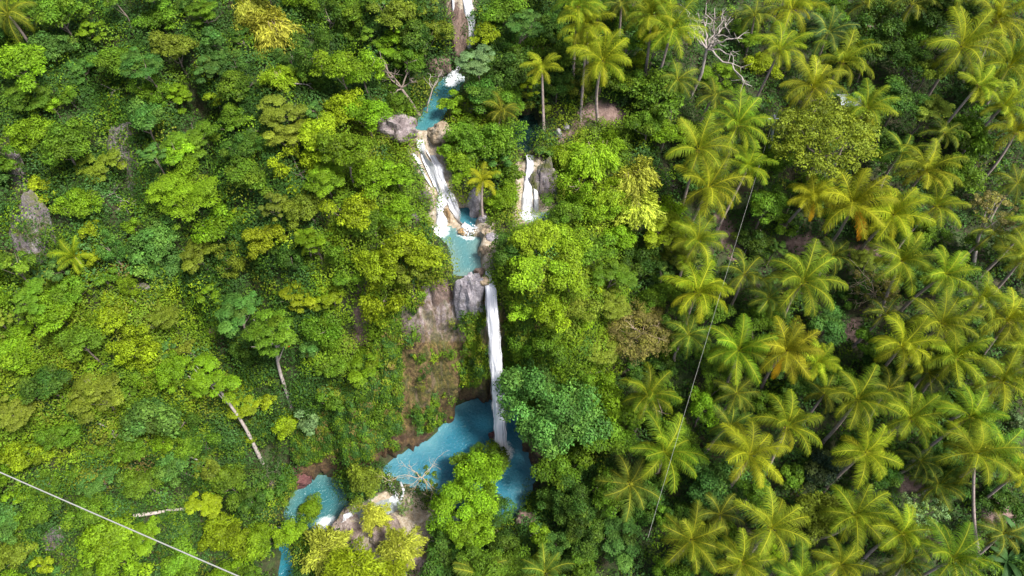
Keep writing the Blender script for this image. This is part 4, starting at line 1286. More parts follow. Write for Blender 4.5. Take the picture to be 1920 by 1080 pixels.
TREES = [
 # --- jungle slope, upper part
 (110, 32, 48, 'round', 'G'), (172, 62, 30, 'feather', 'L'), (95, 92, 40, 'round', 'B'), (45, 130, 50, 'round', 'L'), (60, 185, 45, 'feather', 'G'), (225, 118, 40, 'round', 'G'),
 (268, 128, 44, 'feather', 'B'), (285, 175, 34, 'vine', 'G'), (335, 185, 38, 'feather', 'L'), (330, 95, 42, 'round', 'O'), (300, 40, 46, 'round', 'G'), (385, 30, 44, 'feather', 'G'), (405, 82, 32, 'round', 'B'),
 (398, 128, 40, 'feather', 'B'), (455, 165, 44, 'round', 'G'), (405, 190, 24, 'round', 'Y'), (362, 272, 56, 'feather', 'G'), (330, 290, 34, 'round', 'L'), (432, 232, 38, 'round', 'G'),
 (455, 275, 36, 'round', 'D'), (465, 18, 44, 'bamboo', 'W'), (508, 58, 58, 'bamboo', 'W', "tall golden yellow bamboo plume at the top of the jungle slope"), (592, 102, 44, 'vine', 'D'), (520, 145, 34, 'bamboo', 'F'), (560, 150, 30, 'round', 'G'),
 (620, 40, 40, 'vine', 'D'), (660, 25, 36, 'round', 'G'), (130, 270, 56, 'round', 'G'), (190, 315, 46, 'feather', 'O'), (60, 250, 44, 'round', 'L'), (20, 310, 34, 'round', 'G'),
 (350, 370, 72, 'feather', 'L', "big bright green feathery tree in the middle of the jungle slope"), (285, 462, 52, 'round', 'B'), (310, 500, 40, 'round', 'B'), (495, 452, 40, 'round', 'Y'), (465, 335, 46, 'round', 'G'),
 (530, 215, 46, 'feather', 'O'), (545, 265, 46, 'feather', 'O'), (560, 320, 44, 'vine', 'Y'), (410, 430, 48, 'round', 'L'), (375, 480, 44, 'feather', 'O'), (430, 490, 34, 'vine', 'O'), (520, 390, 34, 'feather', 'O'), (575, 395, 42, 'round', 'O'),
 (635, 130, 44, 'round', 'L'), (680, 140, 44, 'round', 'L'), (640, 215, 46, 'round', 'Y'), (690, 215, 42, 'round', 'L'), (600, 260, 46, 'round', 'Y'), (655, 290, 52, 'round', 'L'), (610, 340, 44, 'feather', 'L'), (700, 340, 48, 'round', 'L'), (742, 330, 34, 'round', 'L'),
 (660, 400, 50, 'round', 'Y'), (640, 455, 46, 'vine', 'G'), (700, 420, 40, 'round', 'G'), (745, 395, 36, 'round', 'L'), (750, 460, 50, 'round', 'Y'), (705, 500, 46, 'round', 'Y'), (790, 480, 40, 'round', 'Y'), (720, 560, 46, 'vine', 'Y'), (770, 520, 34, 'round', 'O'),
 (740, 92, 38, 'feather', 'L', "lime crowned tree above the reddish dead branches"), (735, 35, 44, 'round', 'O'), (790, 70, 48, 'round', 'D'), (770, 115, 36, 'round', 'G'), (820, 60, 34, 'round', 'O'), (740, 190, 36, 'round', 'G'), (748, 205, 22, 'round', 'D'),
 # --- along the streams
 (905, 68, 32, 'round', 'Y', "yellow green tree hiding the foot of the top waterfall"), (893, 118, 42, 'feather', 'P', "tall greyish green tree on the bank of the stream pool", 5.0), (942, 25, 44, 'round', 'G'), (985, 52, 40, 'feather', 'B'), (940, 80, 40, 'round', 'D'),
 (990, 100, 36, 'vine', 'G'), (1040, 60, 36, 'round', 'D'), (955, 140, 50, 'round', 'D'), (905, 180, 44, 'round', 'D'), (950, 190, 40, 'round', 'G'), (842, 195, 26, 'round', 'L', "lime green tree leaning over the stream pool"), (866, 228, 30, 'round', 'L'),
 (878, 262, 44, 'round', 'G'), (930, 268, 52, 'round', 'G'), (862, 318, 36, 'round', 'L'), (938, 300, 28, 'feather', 'B'), (955, 330, 32, 'round', 'G'), (850, 285, 30, 'round', 'L'), (945, 372, 36, 'round', 'L'), (885, 288, 28, 'round', 'G'), (970, 200, 30, 'round', 'O'),
 (1045, 165, 32, 'round', 'D'), (1060, 110, 36, 'round', 'G'), (1180, 160, 34, 'round', 'G'), (1235, 190, 62, 'round', 'G'), (1210, 235, 44, 'round', 'G'), (1250, 250, 40, 'round', 'L'),
 (1060, 290, 34, 'bamboo', 'F'), (1110, 295, 54, 'bamboo', 'F'), (1085, 345, 44, 'vine', 'L'), (1140, 275, 36, 'bamboo', 'F'), (1190, 335, 54, 'bamboo', 'W', None, 4.5), (1150, 365, 44, 'bamboo', 'F', None, 4.0), (1195, 390, 50, 'bamboo', 'W', None, 4.5), (1255, 395, 34, 'bamboo', 'F'),
 (1250, 440, 50, 'feather', 'Y'), (1275, 480, 36, 'feather', 'O'), (1110, 395, 44, 'round', 'L'), (1050, 400, 38, 'round', 'G'), (1005, 452, 46, 'round', 'F'), (955, 470, 38, 'round', 'D', "dark green tree overhanging the upper pool"), (1050, 455, 48, 'round', 'F'),
 (1000, 510, 50, 'round', 'F'), (1060, 520, 52, 'round', 'F'), (1110, 470, 50, 'round', 'G'), (1160, 440, 40, 'round', 'L'), (1195, 490, 46, 'round', 'D'), (1150, 520, 44, 'feather', 'G'), (980, 570, 42, 'round', 'F'), (1030, 580, 44, 'round', 'Y'),
 (1085, 575, 44, 'round', 'O'), (985, 630, 40, 'vine', 'G'), (1035, 640, 46, 'round', 'G'), (985, 690, 36, 'vine', 'G'), (1095, 605, 24, 'round', 'V', "small vivid lime tree right of the cliff top greenery"),
 (1195, 620, 70, 'sparse', 'T', "brown twiggy tree between the waterfall jungle and the palms"), (1130, 655, 44, 'feather', 'O'), (1150, 575, 40, 'feather', 'O'), (1240, 545, 36, 'round', 'G'), (1245, 690, 30, 'round', 'D'),
 (1035, 775, 108, 'round', 'B', "big blue green tree overhanging the plunge pool beside the main waterfall", 7.0), (1135, 745, 50, 'round', 'L'), (1150, 815, 58, 'round', 'G'), (1055, 880, 60, 'round', 'G'), (1020, 700, 46, 'round', 'B'), (1105, 700, 36, 'vine', 'G'),
 (880, 930, 78, 'round', 'L', "bright green round tree standing in front of the plunge pool", 6.5), (925, 865, 42, 'round', 'G', None, 7.5), (868, 868, 28, 'round', 'G', None, 8.0), (925, 950, 40, 'round', 'D', None, 4.0), (893, 845, 16, 'vine', 'G', None, 8.5), (890, 1000, 44, 'round', 'L', None, 5.0),
 (682, 912, 42, 'round', 'O', "rounded greyish olive bush between the lower pool and the rapids", 1.6), (612, 1035, 58, 'bamboo', 'W'), (668, 1062, 58, 'bamboo', 'Y'), (702, 968, 32, 'bamboo', 'W'), (752, 1025, 46, 'bamboo', 'W'), (740, 1075, 36, 'bamboo', 'Y'),
 (835, 1030, 52, 'round', 'D'), (1090, 975, 66, 'round', 'D'), (1165, 1015, 60, 'feather', 'B'), (940, 1010, 34, 'round', 'D'), (960, 1060, 40, 'round', 'G'), (1040, 930, 36, 'round', 'D'),
 (690, 692, 54, 'feather', 'L', "lime green tree with pale bent twigs on the cliff shoulder"), (868, 640, 30, 'round', 'G', "green shrub growing on the cliff under the limestone outcrop", 0.5), (880, 600, 20, 'round', 'B', "small blue green bush on the face of the limestone outcrop", 0.6),
 (826, 592, 14, 'round', 'G', "tiny green tuft on the bare cliff beside the outcrop", 0.3),
 (803, 905, 34, 'sparse', 'G', "green leafy bush tangled with the dead shrub by the pool", 2.0), (760, 950, 20, 'sparse', 'P', None, 1.2), (905, 640, 14, 'vine', 'G', None, 0.3), (855, 655, 22, 'round', 'L', None, 0.5),
 # --- jungle slope, lower part
 (283, 770, 62, 'round', 'B', "bluish green dome shaped tree on the lower jungle slope"), (450, 592, 54, 'feather', 'B'), (516, 630, 64, 'feather', 'G', "feathery tree with one red flower above the upper leaning trunk", 10.5, (550, 775)), (400, 715, 58, 'feather', 'L', "light green feathery tree crowning the lower leaning trunk", 7.5, (492, 868)),
 (455, 755, 36, 'feather', 'Y'), (535, 793, 32, 'round', 'Y'), (430, 908, 42, 'round', 'G'), (205, 992, 56, 'round', 'L'), (165, 960, 40, 'round', 'G'), (190, 905, 44, 'feather', 'B'), (225, 1048, 56, 'round', 'L'), (345, 1062, 46, 'round', 'G'), (425, 1005, 46, 'round', 'Y'),
 (498, 1015, 42, 'round', 'L'), (535, 912, 30, 'round', 'G'), (580, 960, 30, 'round', 'L', "bright leafy shrub standing in the narrow outflow"), (545, 1000, 32, 'round', 'L'), (180, 745, 54, 'feather', 'O'), (45, 855, 42, 'round', 'Y'), (70, 960, 40, 'round', 'G'), (135, 555, 46, 'round', 'G'),
 (100, 590, 46, 'round', 'L'), (215, 590, 44, 'round', 'Y'), (300, 600, 44, 'feather', 'O'), (30, 660, 44, 'round', 'L'), (560, 560, 44, 'feather', 'Y'), (610, 620, 40, 'vine', 'G'), (625, 690, 36, "round", "G"), (620, 555, 40, 'feather', 'Y'), (650, 520, 30, 'round', 'G'), (618, 752, 30, "round", "G"),
 (545, 480, 36, 'round', 'D'), (630, 740, 34, 'feather', 'O'), (575, 790, 30, 'round', 'P'), (700, 770, 36, 'vine', 'G'), (330, 870, 40, 'round', 'B'), (270, 905, 34, 'round', 'G'), (370, 830, 40, 'round', 'G'), (120, 820, 36, 'round', 'G'), (385, 950, 36, 'feather', 'Y'), (25, 1040, 40, 'round', 'O'),
 (470, 940, 30, 'round', 'D'), (505, 905, 30, 'round', 'D'),
 (62, 562, 40, 'feather', 'G', None, 5.0), (150, 642, 42, 'round', 'G', None, 4.5), (252, 655, 40, 'vine', 'Y', None, 4.0), (92, 722, 44, 'round', 'D', None, 4.0), (235, 838, 40, 'round', 'G', None, 4.5), (322, 695, 36, 'round', 'L', None, 5.0), (22, 778, 44, 'feather', 'O', None, 4.5), (345, 790, 34, 'vine', 'D', None, 4.0),
 # --- among the palms
 (1545, 265, 102, 'sparse', 'O', "big round olive tree with a fine open crown among the palms", 8.0), (1812, 250, 58, 'round', 'G'), (1745, 212, 46, 'feather', 'O'), (1642, 45, 46, 'vine', 'D'), (1700, 110, 40, 'round', 'D'), (1690, 190, 44, 'round', 'D'), (1640, 100, 36, 'round', 'D'), (1740, 130, 30, 'round', 'O'),
 (1432, 128, 34, 'round', 'Y', "yellow leaved tree beside the white branched dead tree"), (1395, 70, 42, 'feather', 'L'), (1350, 150, 40, 'feather', 'L'), (1640, 543, 46, 'sparse', 'T', "tawny dry shrub with bare pale branches among the palms", 2.5), (1555, 610, 40, 'round', 'B'), (1318, 765, 34, 'round', 'L'), (1345, 905, 54, 'round', 'B'),
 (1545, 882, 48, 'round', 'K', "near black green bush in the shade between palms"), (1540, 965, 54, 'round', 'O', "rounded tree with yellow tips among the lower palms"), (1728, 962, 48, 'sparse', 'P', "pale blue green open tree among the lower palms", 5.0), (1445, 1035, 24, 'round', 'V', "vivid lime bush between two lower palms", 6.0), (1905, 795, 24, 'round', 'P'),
 (1860, 395, 48, 'sparse', 'T', "tan leaved tree with a pale thin trunk", 6.5, (1825, 505)), (1898, 470, 36, 'feather', 'O'), (1415, 455, 36, 'round', 'D'), (1440, 385, 40, 'round', 'G'), (1620, 490, 32, 'feather', 'O'), (1255, 640, 34, 'vine', 'G'), (1500, 720, 34, 'round', 'D'), (1770, 30, 44, 'round', 'D'),
 (1560, 30, 36, 'round', 'G'), (1300, 255, 34, 'round', 'G'), (1420, 600, 34, 'round', 'G'), (1740, 440, 36, 'round', 'G'), (1650, 690, 34, 'round', 'D'), (1560, 700, 34, 'round', 'G'), (1340, 590, 34, 'round', 'G'), (1780, 900, 40, 'round', 'D'), (1870, 940, 40, 'round', 'D'), (1290, 970, 34, 'round', 'D'), (1420, 930, 36, 'round', 'G'),
 (1660, 890, 36, 'round', 'D'), (1480, 900, 34, 'round', 'G'), (1210, 560, 36, 'round', 'G'), (1720, 60, 40, 'round', 'G'), (1470, 420, 30, 'round', 'G'),
]
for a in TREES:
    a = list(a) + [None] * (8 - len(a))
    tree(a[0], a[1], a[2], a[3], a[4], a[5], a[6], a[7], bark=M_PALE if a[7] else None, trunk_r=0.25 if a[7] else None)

# the rest of the jungle: one tree or shrub at a time in the gaps
placed = [(t[0], t[1], t[2]) for t in TREES]
KEEP_OUT = [[(x - 9, y) for x, y in g] + [(x + 9, y) for x, y in g[::-1]] for g in GULLY_PX] + [p for lv, p in POOLS.values()] + ZONES_TRAV + ZONES_DIRT + BARE + [[(735, 500), (960, 500), (985, 870), (560, 900), (540, 860), (700, 740)],
            [(500, 660), (590, 770), (560, 810), (470, 690)], [(410, 745), (500, 880), (470, 885), (400, 760)], [(690, 150), (800, 120), (860, 130), (800, 250), (720, 220)], [(1285, 0), (1420, 0), (1420, 190), (1285, 200)],
            [(705, 215), (800, 215), (800, 300), (720, 295)], [(880, 370), (960, 370), (960, 500), (880, 500)], [(240, 940), (400, 935), (400, 975), (240, 975)], [(770, 230), (850, 230), (900, 440), (800, 440)]]
def clear_of(px, py, r):
    for p in KEEP_OUT:
        if in_poly(np.array([px]), np.array([py]), p)[0] or poly_dist(np.array([px]), np.array([py]), p)[0] < r * 0.75:
            return False
    return True
fr = np.random.default_rng(2024)
added = 0
for k in range(6000):
    if added >= 195:
        break
    x, y = fr.uniform(-30, 1950), fr.uniform(-20, 1100)
    left = x + 0.12 * (y - 540) < 1180
    if not left and fr.random() < 0.75:
        continue
    r0 = fr.uniform(18, 46)
    if any(math.hypot(x - a, y - b) < (r0 + c) * 0.62 for a, b, c in placed) or not clear_of(x, y, r0):
        continue
    shrubby = left and x < 420 and 520 < y < 900
    kd = fr.choice(['round', 'round', 'round', 'feather', 'vine'])
    if kd == 'vine' and r0 < 24:
        kd = 'round'
    tn = fr.choice(list('GGGLLLYYOBBD')) if left else fr.choice(list('GDDDB'))
    tree(x, y, r0 * (0.75 if shrubby else 1), kd, tn)
    placed.append((x, y, r0))
    added += 1

# ------------------------------------------------------------------ coconut palms
def palm_root(px, py, rpx, look, label=None, hgt=9.0, base=None, orange=0, tint=None):
    r = np.random.default_rng(int(px * 11 + py * 17) % 99991)
    if base is None:
        hgt = hgt * (0.85 + 0.3 * r.random())
    C, dep = hit(px, py, hgt)
    R = rpx * dep / FPX * (0.97 + 0.16 * r.random())
    if base is not None:
        Bp = hit(*base)[0]
    else:
        Bp = np.array([C[0] + r.normal() * 0.7 - 0.5 * (px > 1250), C[1] - 0.6 + r.normal() * 0.6, 0])
        Bp[2] = h_at(Bp[0], Bp[1])
    Bp = Bp - np.array([0, 0, 0.2])
    root = empty("coconut_palm", Bp)
    T = C - Bp
    s = np.linspace(0, 1, 14)
    bow = np.array([r.normal() * 0.5, r.normal() * 0.5, 0])
    pts = T[None] * s[:, None] + bow[None] * (np.sin(np.pi * s) * 0.6)[:, None]
    pts[:, :2] = pts[:, :2] * 0.75 + (T[None, :2] * (s ** 0.8)[:, None]) * 0.25
    k = R / 4.6
    rad = (0.19 - 0.07 * s + 0.10 * np.exp(-s * 14)) * (0.7 + 0.4 * k)
    V, F = tubes([(pts, rad)], 8)
    obj("trunk", mesh_np("palm_trunk_mesh", V, [F], M_PTRUNK), root)
    lst = PALMS[look]
    c = obj("crown", lst[int(r.integers(len(lst)))], root, T)
    c.scale = (k, k, k * (0.9 + 0.25 * r.random()))
    c.rotation_euler = (0.10 + r.normal() * 0.16, r.normal() * 0.16, r.random() * 6.28)
    base_t = {'green': (0.098, 0.168, 0.009), 'yellow': (0.150, 0.195, 0.008), 'dull': (0.052, 0.105, 0.014), 'young': (0.14, 0.25, 0.010)}[look]
    tc = np.array(tint or base_t) * (1 + 0.15 * r.normal()) * (1 + np.array([0.14, 0.05, 0.1]) * r.normal(size=3))
    c.color = (*np.clip(tc, 0.004, 0.9), 1)
    if look in ('green', 'yellow') and rpx > 38:
        n = obj("coconut_cluster", COCO[int(r.integers(2))], root, T)
        n.scale = (k, k, k)
        n.rotation_euler = (0, 0, r.random() * 6.28)
    for q in range(orange):
        az = -1.57 + 0.5 * r.normal() + 0.4 * q
        f = obj("dying_frond", DYING, root, T)
        f.scale = (k, k, k)
        f.rotation_euler = (0, 0, az)
        f.color = (0.44, 0.17, 0.008, 1) if r.random() < 0.6 else (0.40, 0.24, 0.01, 1)
        f['label'] = "orange dying frond hanging down"
    tag(root, label, "palm", "coconut palms")
    if not label:
        szw = "small" if rpx < 48 else ("tall" if rpx > 62 else "medium")
        lw = {'green': "green coconut palm", 'yellow': "yellow green coconut palm", 'dull': "dull drooping coconut palm", 'young': "upright young palm"}[look]
        PENDING.append((root, f"{szw} {lw}", px, py))
    return root

def dying_frond():
    r = np.random.default_rng(9)
    n = 12
    s = np.linspace(0, 1, n)
    el = math.radians(-5) - math.radians(75) * s ** 0.7
    dv = np.stack([np.cos(el), 0 * s, np.sin(el)], 1)
    pts = np.concatenate([[[0, 0, 0]], np.cumsum(dv[:-1] * (4.6 / (n - 1)), 0)])
    V, Q = [], []
    off = 0
    m = 44
    ss = np.linspace(0.15, 0.99, m)
    for sg in (1, -1):
        pp = np.stack([np.interp(ss, s, pts[:, c]) for c in range(3)], 1)
        dd = unit(np.stack([np.interp(ss, s, dv[:, c]) for c in range(3)], 1))
        ll = 0.95 * np.sin(np.pi * (0.15 + 0.75 * ss))
        d1 = unit(np.array([[0.2, sg * 0.8, -0.7]]) + dd * 0.6 + r.normal(size=(m, 3)) * 0.12)
        wd = dd * 0.07
        tip = pp + d1 * ll[:, None]
        V.append(np.stack([pp - wd, pp + wd, tip + wd * 0.5, tip - wd * 0.5], 1).reshape(-1, 3))
        Q.append((np.arange(4 * m).reshape(m, 4)) + off)
        off += 4 * m
    V, Q = np.concatenate(V), np.concatenate(Q)
    col = np.tile([[1.0, 0.1, 0]], (len(V), 1))
    return mesh_np("dying_frond_mesh", V, [Q], M_PALM, {'tint': ('FLOAT_COLOR', rgba(col))})
DYING = dying_frond()

PALM_LIST = [
 (1100, 48, 58, 'yellow'), (1085, 12, 50, 'green'), (1130, 115, 56, 'yellow', "golden green palm standing over the dirt clearing", 8.5, (1122, 232)), (1098, 85, 40, 'yellow', None, 8.0, (1088, 225)), (1016, 128, 42, 'yellow', "golden green palm beside the shaded pond", 7.0, (1020, 245)), (1165, 10, 46, 'dull'), (1258, 58, 58, 'yellow'), (1222, 30, 52, 'green'),
 (1485, 18, 56, 'yellow'), (1625, 8, 56, 'dull'), (1462, 95, 48, 'yellow'), (1552, 62, 50, 'dull', "dark blue green palm with broad fronds near the top of the grove", 8.0, None, 0, (0.035, 0.085, 0.025)), (1578, 118, 58, 'green'), (1525, 165, 54, 'green'), (1625, 205, 54, 'green'), (1338, 180, 44, 'dull'),
 (1382, 235, 60, 'green'), (1310, 282, 58, 'green'), (1402, 315, 54, 'green'), (1328, 352, 66, 'green'), (1802, 88, 70, 'green', None, 9.5), (1868, 38, 62, 'green'), (1892, 125, 54, 'green'), (1835, 160, 44, 'green'), (1880, 200, 56, 'green'), (1905, 248, 58, 'yellow'),
 (1735, 322, 64, 'green'), (1600, 385, 64, 'yellow', "tall palm with a hanging orange frond beneath the olive tree", 9.5, (1552, 462), 2), (1675, 403, 58, 'yellow', None, 9.0, (1610, 472)), (1525, 368, 50, 'yellow', "yellow palm whose lowest frond has turned orange", 8.5, (1470, 425), 1), (1692, 285, 44, 'dull'), (1755, 388, 50, 'green'), (1908, 345, 44, 'dull'),
 (1308, 452, 50, 'green'), (1505, 530, 66, 'green'), (1690, 490, 58, 'green'), (1772, 515, 52, 'green'), (1308, 550, 60, 'yellow'), (1395, 515, 46, 'dull'), (1385, 658, 62, 'green', None, 9.0, (1350, 740)), (1475, 658, 60, 'yellow', "palm with yellowed lower fronds in the middle of the grove", 9.0, (1428, 725), 1), (1532, 680, 44, 'yellow', None, 6.0),
 (1690, 650, 60, 'yellow', None, 9.0, (1640, 712)), (1765, 608, 62, 'green'), (1888, 602, 62, 'green'), (1792, 672, 58, 'green', None, 9.0, (1720, 745)), (1880, 715, 56, 'green'), (1607, 750, 62, 'green', "palm with a bare leaning trunk above the near black bush", 10.5, (1540, 832)), (1707, 785, 60, 'green'), (1820, 782, 58, 'green'),
 (1475, 800, 62, 'green'), (1405, 855, 68, 'yellow'), (1622, 848, 64, 'yellow'), (1828, 850, 64, 'green', "palm carried on the bent pale trunk above the corner", 11.0, (1838, 1040)), (1868, 852, 56, 'green'), (1912, 885, 42, 'yellow'), (1445, 990, 64, 'green'), (1605, 968, 58, 'green'), (1690, 1000, 54, 'green'),
 (1785, 1050, 68, 'green'), (1295, 1012, 62, 'green'), (1390, 1055, 56, 'green'), (1575, 1060, 56, 'green'), (1690, 1055, 50, 'dull'), (1762, 912, 48, 'dull'), (1370, 800, 46, 'dull'), (1245, 850, 66, 'green'), (1215, 742, 54, 'green'), (1180, 908, 58, 'dull'), (1380, 738, 42, 'dull'),
 (1022, 1075, 50, 'dull'), (898, 1078, 54, 'dull'), (905, 340, 34, 'yellow', "little golden palm on the rock pillar beside the double cascade", 4.6, (906, 415)), (580, 455, 30, 'young', "lone small palm on the jungle slope", 3.0), (940, 208, 34, 'dull', "low dark palm half hidden behind the stream bank trees", 3.0), (15, 28, 46, 'dull', "dull fringed palm in the top corner of the jungle slope", 6.0), (140, 482, 40, 'young', "small bright palm beside the wide pale rock scar", 2.5),
 (1290, 628, 44, 'dull'), (1838, 560, 50, 'green'), (1660, 590, 44, 'dull'), (1440, 560, 42, 'dull'), (1560, 480, 40, 'dull'), (1740, 700, 44, 'dull'), (1665, 730, 42, 'dull'), (1545, 740, 40, 'dull'), (1770, 250, 40, 'dull'), (1860, 440, 42, 'dull'), (1930, 420, 44, 'green'), (1500, 1085, 56, 'green'), (1880, 1000, 44, 'dull'), (1350, 965, 42, 'dull'), (1725, 865, 42, 'dull'), (1500, 240, 34, 'dull'), (1270, 150, 36, 'dull'), (1415, 30, 36, 'dull'), (1710, 10, 46, 'dull'), (1800, -20, 54, 'green'), (1920, 480, 50, 'green'), (1925, 660, 48, 'green'),
]
for a in PALM_LIST:
    a = list(a) + [None] * (9 - len(a))
    h = a[5] or 8.5
    palm_root(a[0], a[1], a[2], a[3], a[4], h if a[3] != 'dull' or a[5] else 5.5, a[6], a[7] or 0, a[8])

# ------------------------------------------------------------------ banana plants
def banana(px, py, rpx, label):
    r = np.random.default_rng(px)
    P, dep = hit(px, py, 1.2)
    B = np.array([P[0], P[1], h_at(P[0], P[1])])
    root = empty("banana_plant", B)
    R = rpx * dep / FPX
    V, F = tubes([(np.array([[0, 0, -0.1], [0, 0, 0.6], [0.03, 0, 1.3]]), [0.14, 0.12, 0.06])], 8)
    obj("stem", mesh_np("banana_stem_mesh", V, [F], M_BARK), root)
    for k in range(8):
        az = k * 2.4 + r.normal() * 0.2
        n = 9
        s = np.linspace(0, 1, n)
        el = math.radians(65 - 5 * k) - math.radians(85) * s
        dv = np.stack([np.cos(el) * math.cos(az), np.cos(el) * math.sin(az), np.sin(el)], 1)
        pts = np.array([0, 0, 1.2]) + np.concatenate([[[0, 0, 0]], np.cumsum(dv[:-1] * (R * 1.25 / (n - 1)), 0)])
        side = np.array([-math.sin(az), math.cos(az), 0])
        w = R * 0.17 * np.sin(np.pi * np.clip(0.06 + 0.94 * s, 0, 1)) ** 0.7
        V = np.concatenate([pts + side * w[:, None] + np.array([0, 0, -0.1]), pts, pts - side * w[:, None] + np.array([0, 0, -0.1])])
        i = np.arange(n - 1)
        q = np.concatenate([np.stack([i, i + 1, i + 1 + n, i + n], 1), np.stack([i + n, i + n + 1, i + 1 + 2 * n, i + 2 * n], 1)])
        col = np.tile([[1 + 0.2 * r.normal(), 0.05, 0]], (len(V), 1))
        f = obj("leaf", mesh_np("banana_leaf_mesh", V, [q], M_LEAF, {'tint': ('FLOAT_COLOR', rgba(col))}), root)
        f.color = (0.045, 0.125, 0.035, 1)
    tag(root, label, "banana plant", "banana plants")
banana(1905, 1000, 34, "topmost of the broad leaved banana plants in the lower corner of the palm grove")
banana(1890, 1052, 40, "larger broad leaved banana plant at the bottom corner of the palm grove")
banana(1925, 1075, 34, "banana plant cut by the bottom corner of the photo")
banana(75, 520, 20, "small banana plant below the wide pale rock scar")

# ------------------------------------------------------------------ bare trees, trunks, log
def branch_system(root_pt, tips, rad, seed, sub=3, twig=0.5):
    """limbs from a stem point to given tips with side twigs (coordinates local)"""
    r = np.random.default_rng(seed)
    paths = []
    for t in tips:
        t = np.asarray(t, float)
        L = np.linalg.norm(t - root_pt)
        mid = (root_pt + t) / 2 + r.normal(size=3) * 0.09 * L
        pp = resample(np.array([root_pt, mid, t]), 9)
        pp[1:-1] += r.normal(size=(7, 3)) * 0.025 * L
        paths.append((pp, np.linspace(rad, rad * 0.28, 9)))
        for k in range(sub):
            s = r.integers(3, 8)
            d = unit(unit(t - root_pt) + r.normal(size=3) * 0.8)
            e = pp[s] + d * L * twig * (0.4 + 0.5 * r.random())
            p2 = resample(np.array([pp[s], (pp[s] + e) / 2 + r.normal(size=3) * 0.06 * L, e]), 6)
            paths.append((p2, np.linspace(rad * 0.45, rad * 0.1, 6)))
            for j in range(2):
                e2 = p2[3] + unit(d + r.normal(size=3) * 0.9) * L * twig * 0.35
                paths.append((resample(np.array([p2[3], e2]), 4), np.linspace(rad * 0.2, rad * 0.07, 4)))
    return paths

def bare_tree(label, base, fork, tips, rad, mat, seed, hgt, name="dead_tree", cat="dead tree", sub=4, depth_jit=1.2):
    B = hit(*base)[0]
    r = np.random.default_rng(seed)
    bd = np.dot(B - CPOS, FWD)
    fd_ = bd - hgt * 0.55
    Fk = at_depth(*fork, fd_)
    root = empty(name, B)
    V, F = tubes([(resample(np.array([[0, 0, -0.3], (Fk - B) * 0.5 + r.normal(size=3) * 0.15, Fk - B]), 8), np.linspace(rad, rad * 0.7, 8))], 8)
    obj("trunk", mesh_np("dead_trunk_mesh", V, [F], mat), root)
    for k, t in enumerate(tips):
        Tp = at_depth(t[0], t[1], fd_ - hgt * 0.2 + r.normal() * depth_jit) - B
        V, F = tubes(branch_system(Fk - B, [Tp], rad * 0.55, seed * 10 + k, sub), 5)
        obj("branch", mesh_np("dead_branch_mesh", V, [F], mat), root)
    return tag(root, label, cat)

bare_tree("tall white branched dead tree at the top of the palm grove", (1293, 182), (1325, 92), [(1288, 22), (1325, 2), (1362, 28), (1350, 60), (1392, 72), (1410, 162), (1300, 50), (1340, 15), (1380, 105), (1375, 35), (1310, 25)], 0.22, M_PALE, 3, 9, sub=4)
bare_tree("reddish grey dead branches reaching over the stream pool", (792, 222), (752, 165), [(722, 115), (738, 140), (735, 178), (775, 150), (765, 112), (712, 95)], 0.20, M_BARK, 4, 3, name="dead_tree")
bare_tree("pale thin dead sapling standing in the stream pool", (798, 222), (810, 170), [(830, 130), (806, 138), (820, 150)], 0.09, M_PALE, 5, 3)
bare_tree("pale dead shrub with crooked branches beside the plunge pool", (800, 925), (792, 895), [(750, 862), (765, 870), (815, 868), (832, 848), (770, 925), (735, 900), (830, 930), (745, 925), (805, 960), (718, 905)], 0.065, M_TWIG, 6, 3, name="dead_shrub", cat="dead shrub", sub=5)
bare_tree("bare tan branches poking out of the brown twiggy tree", (1215, 640), (1205, 625), [(1170, 600), (1235, 610), (1250, 640), (1180, 650), (1210, 590)], 0.07, M_TWIG, 7, 6, name="dead_branches", cat="branches")
bare_tree("tangle of pale dry branches over the tawny shrub", (1640, 570), (1640, 552), [(1600, 520), (1620, 510), (1660, 515), (1685, 545), (1670, 580), (1605, 570), (1590, 550)], 0.08, M_TWIG, 8, 4, name="dead_branches", cat="branches", sub=5)
bare_tree("pale bent twigs inside the lime tree on the cliff shoulder", (695, 715), (692, 692), [(668, 682), (705, 684), (688, 720), (712, 700)], 0.08, M_PALE, 9, 3.5, name="dead_branches", cat="branches", sub=2)
bare_tree("fine grey bare shrub near the top of the grove", (1712, 175), (1710, 160), [(1695, 140), (1712, 138), (1725, 148), (1700, 165)], 0.05, M_PALE, 10, 3, name="dead_shrub", cat="dead shrub", sub=4)
bare_tree("purplish dry brush beside the foot of the lower leaning trunk", (500, 900), (500, 890), [(480, 870), (500, 865), (520, 880), (485, 905), (515, 905)], 0.05, M_BARK, 12, 1.5, name="dead_shrub", cat="dead shrub", sub=6)
bare_tree("grey dry brush under the yellow shrub above the lower pool", (590, 830), (585, 815), [(570, 790), (590, 785), (600, 800), (575, 835), (600, 830)], 0.05, M_PALE, 13, 1.5, name="dead_shrub", cat="dead shrub", sub=5)
bare_tree("grey hanging roots below the lilac rock scar", (240, 400), (228, 375), [(212, 360), (225, 395), (245, 398), (255, 385), (218, 380)], 0.05, M_PALE, 14, 1.2, name="dead_branches", cat="branches", sub=4)
bare_tree("thin pale branched sapling beside the dirt path", (1395, 480), (1408, 455), [(1425, 435), (1415, 440), (1400, 440)], 0.05, M_PALE, 15, 2, name="dead_tree")

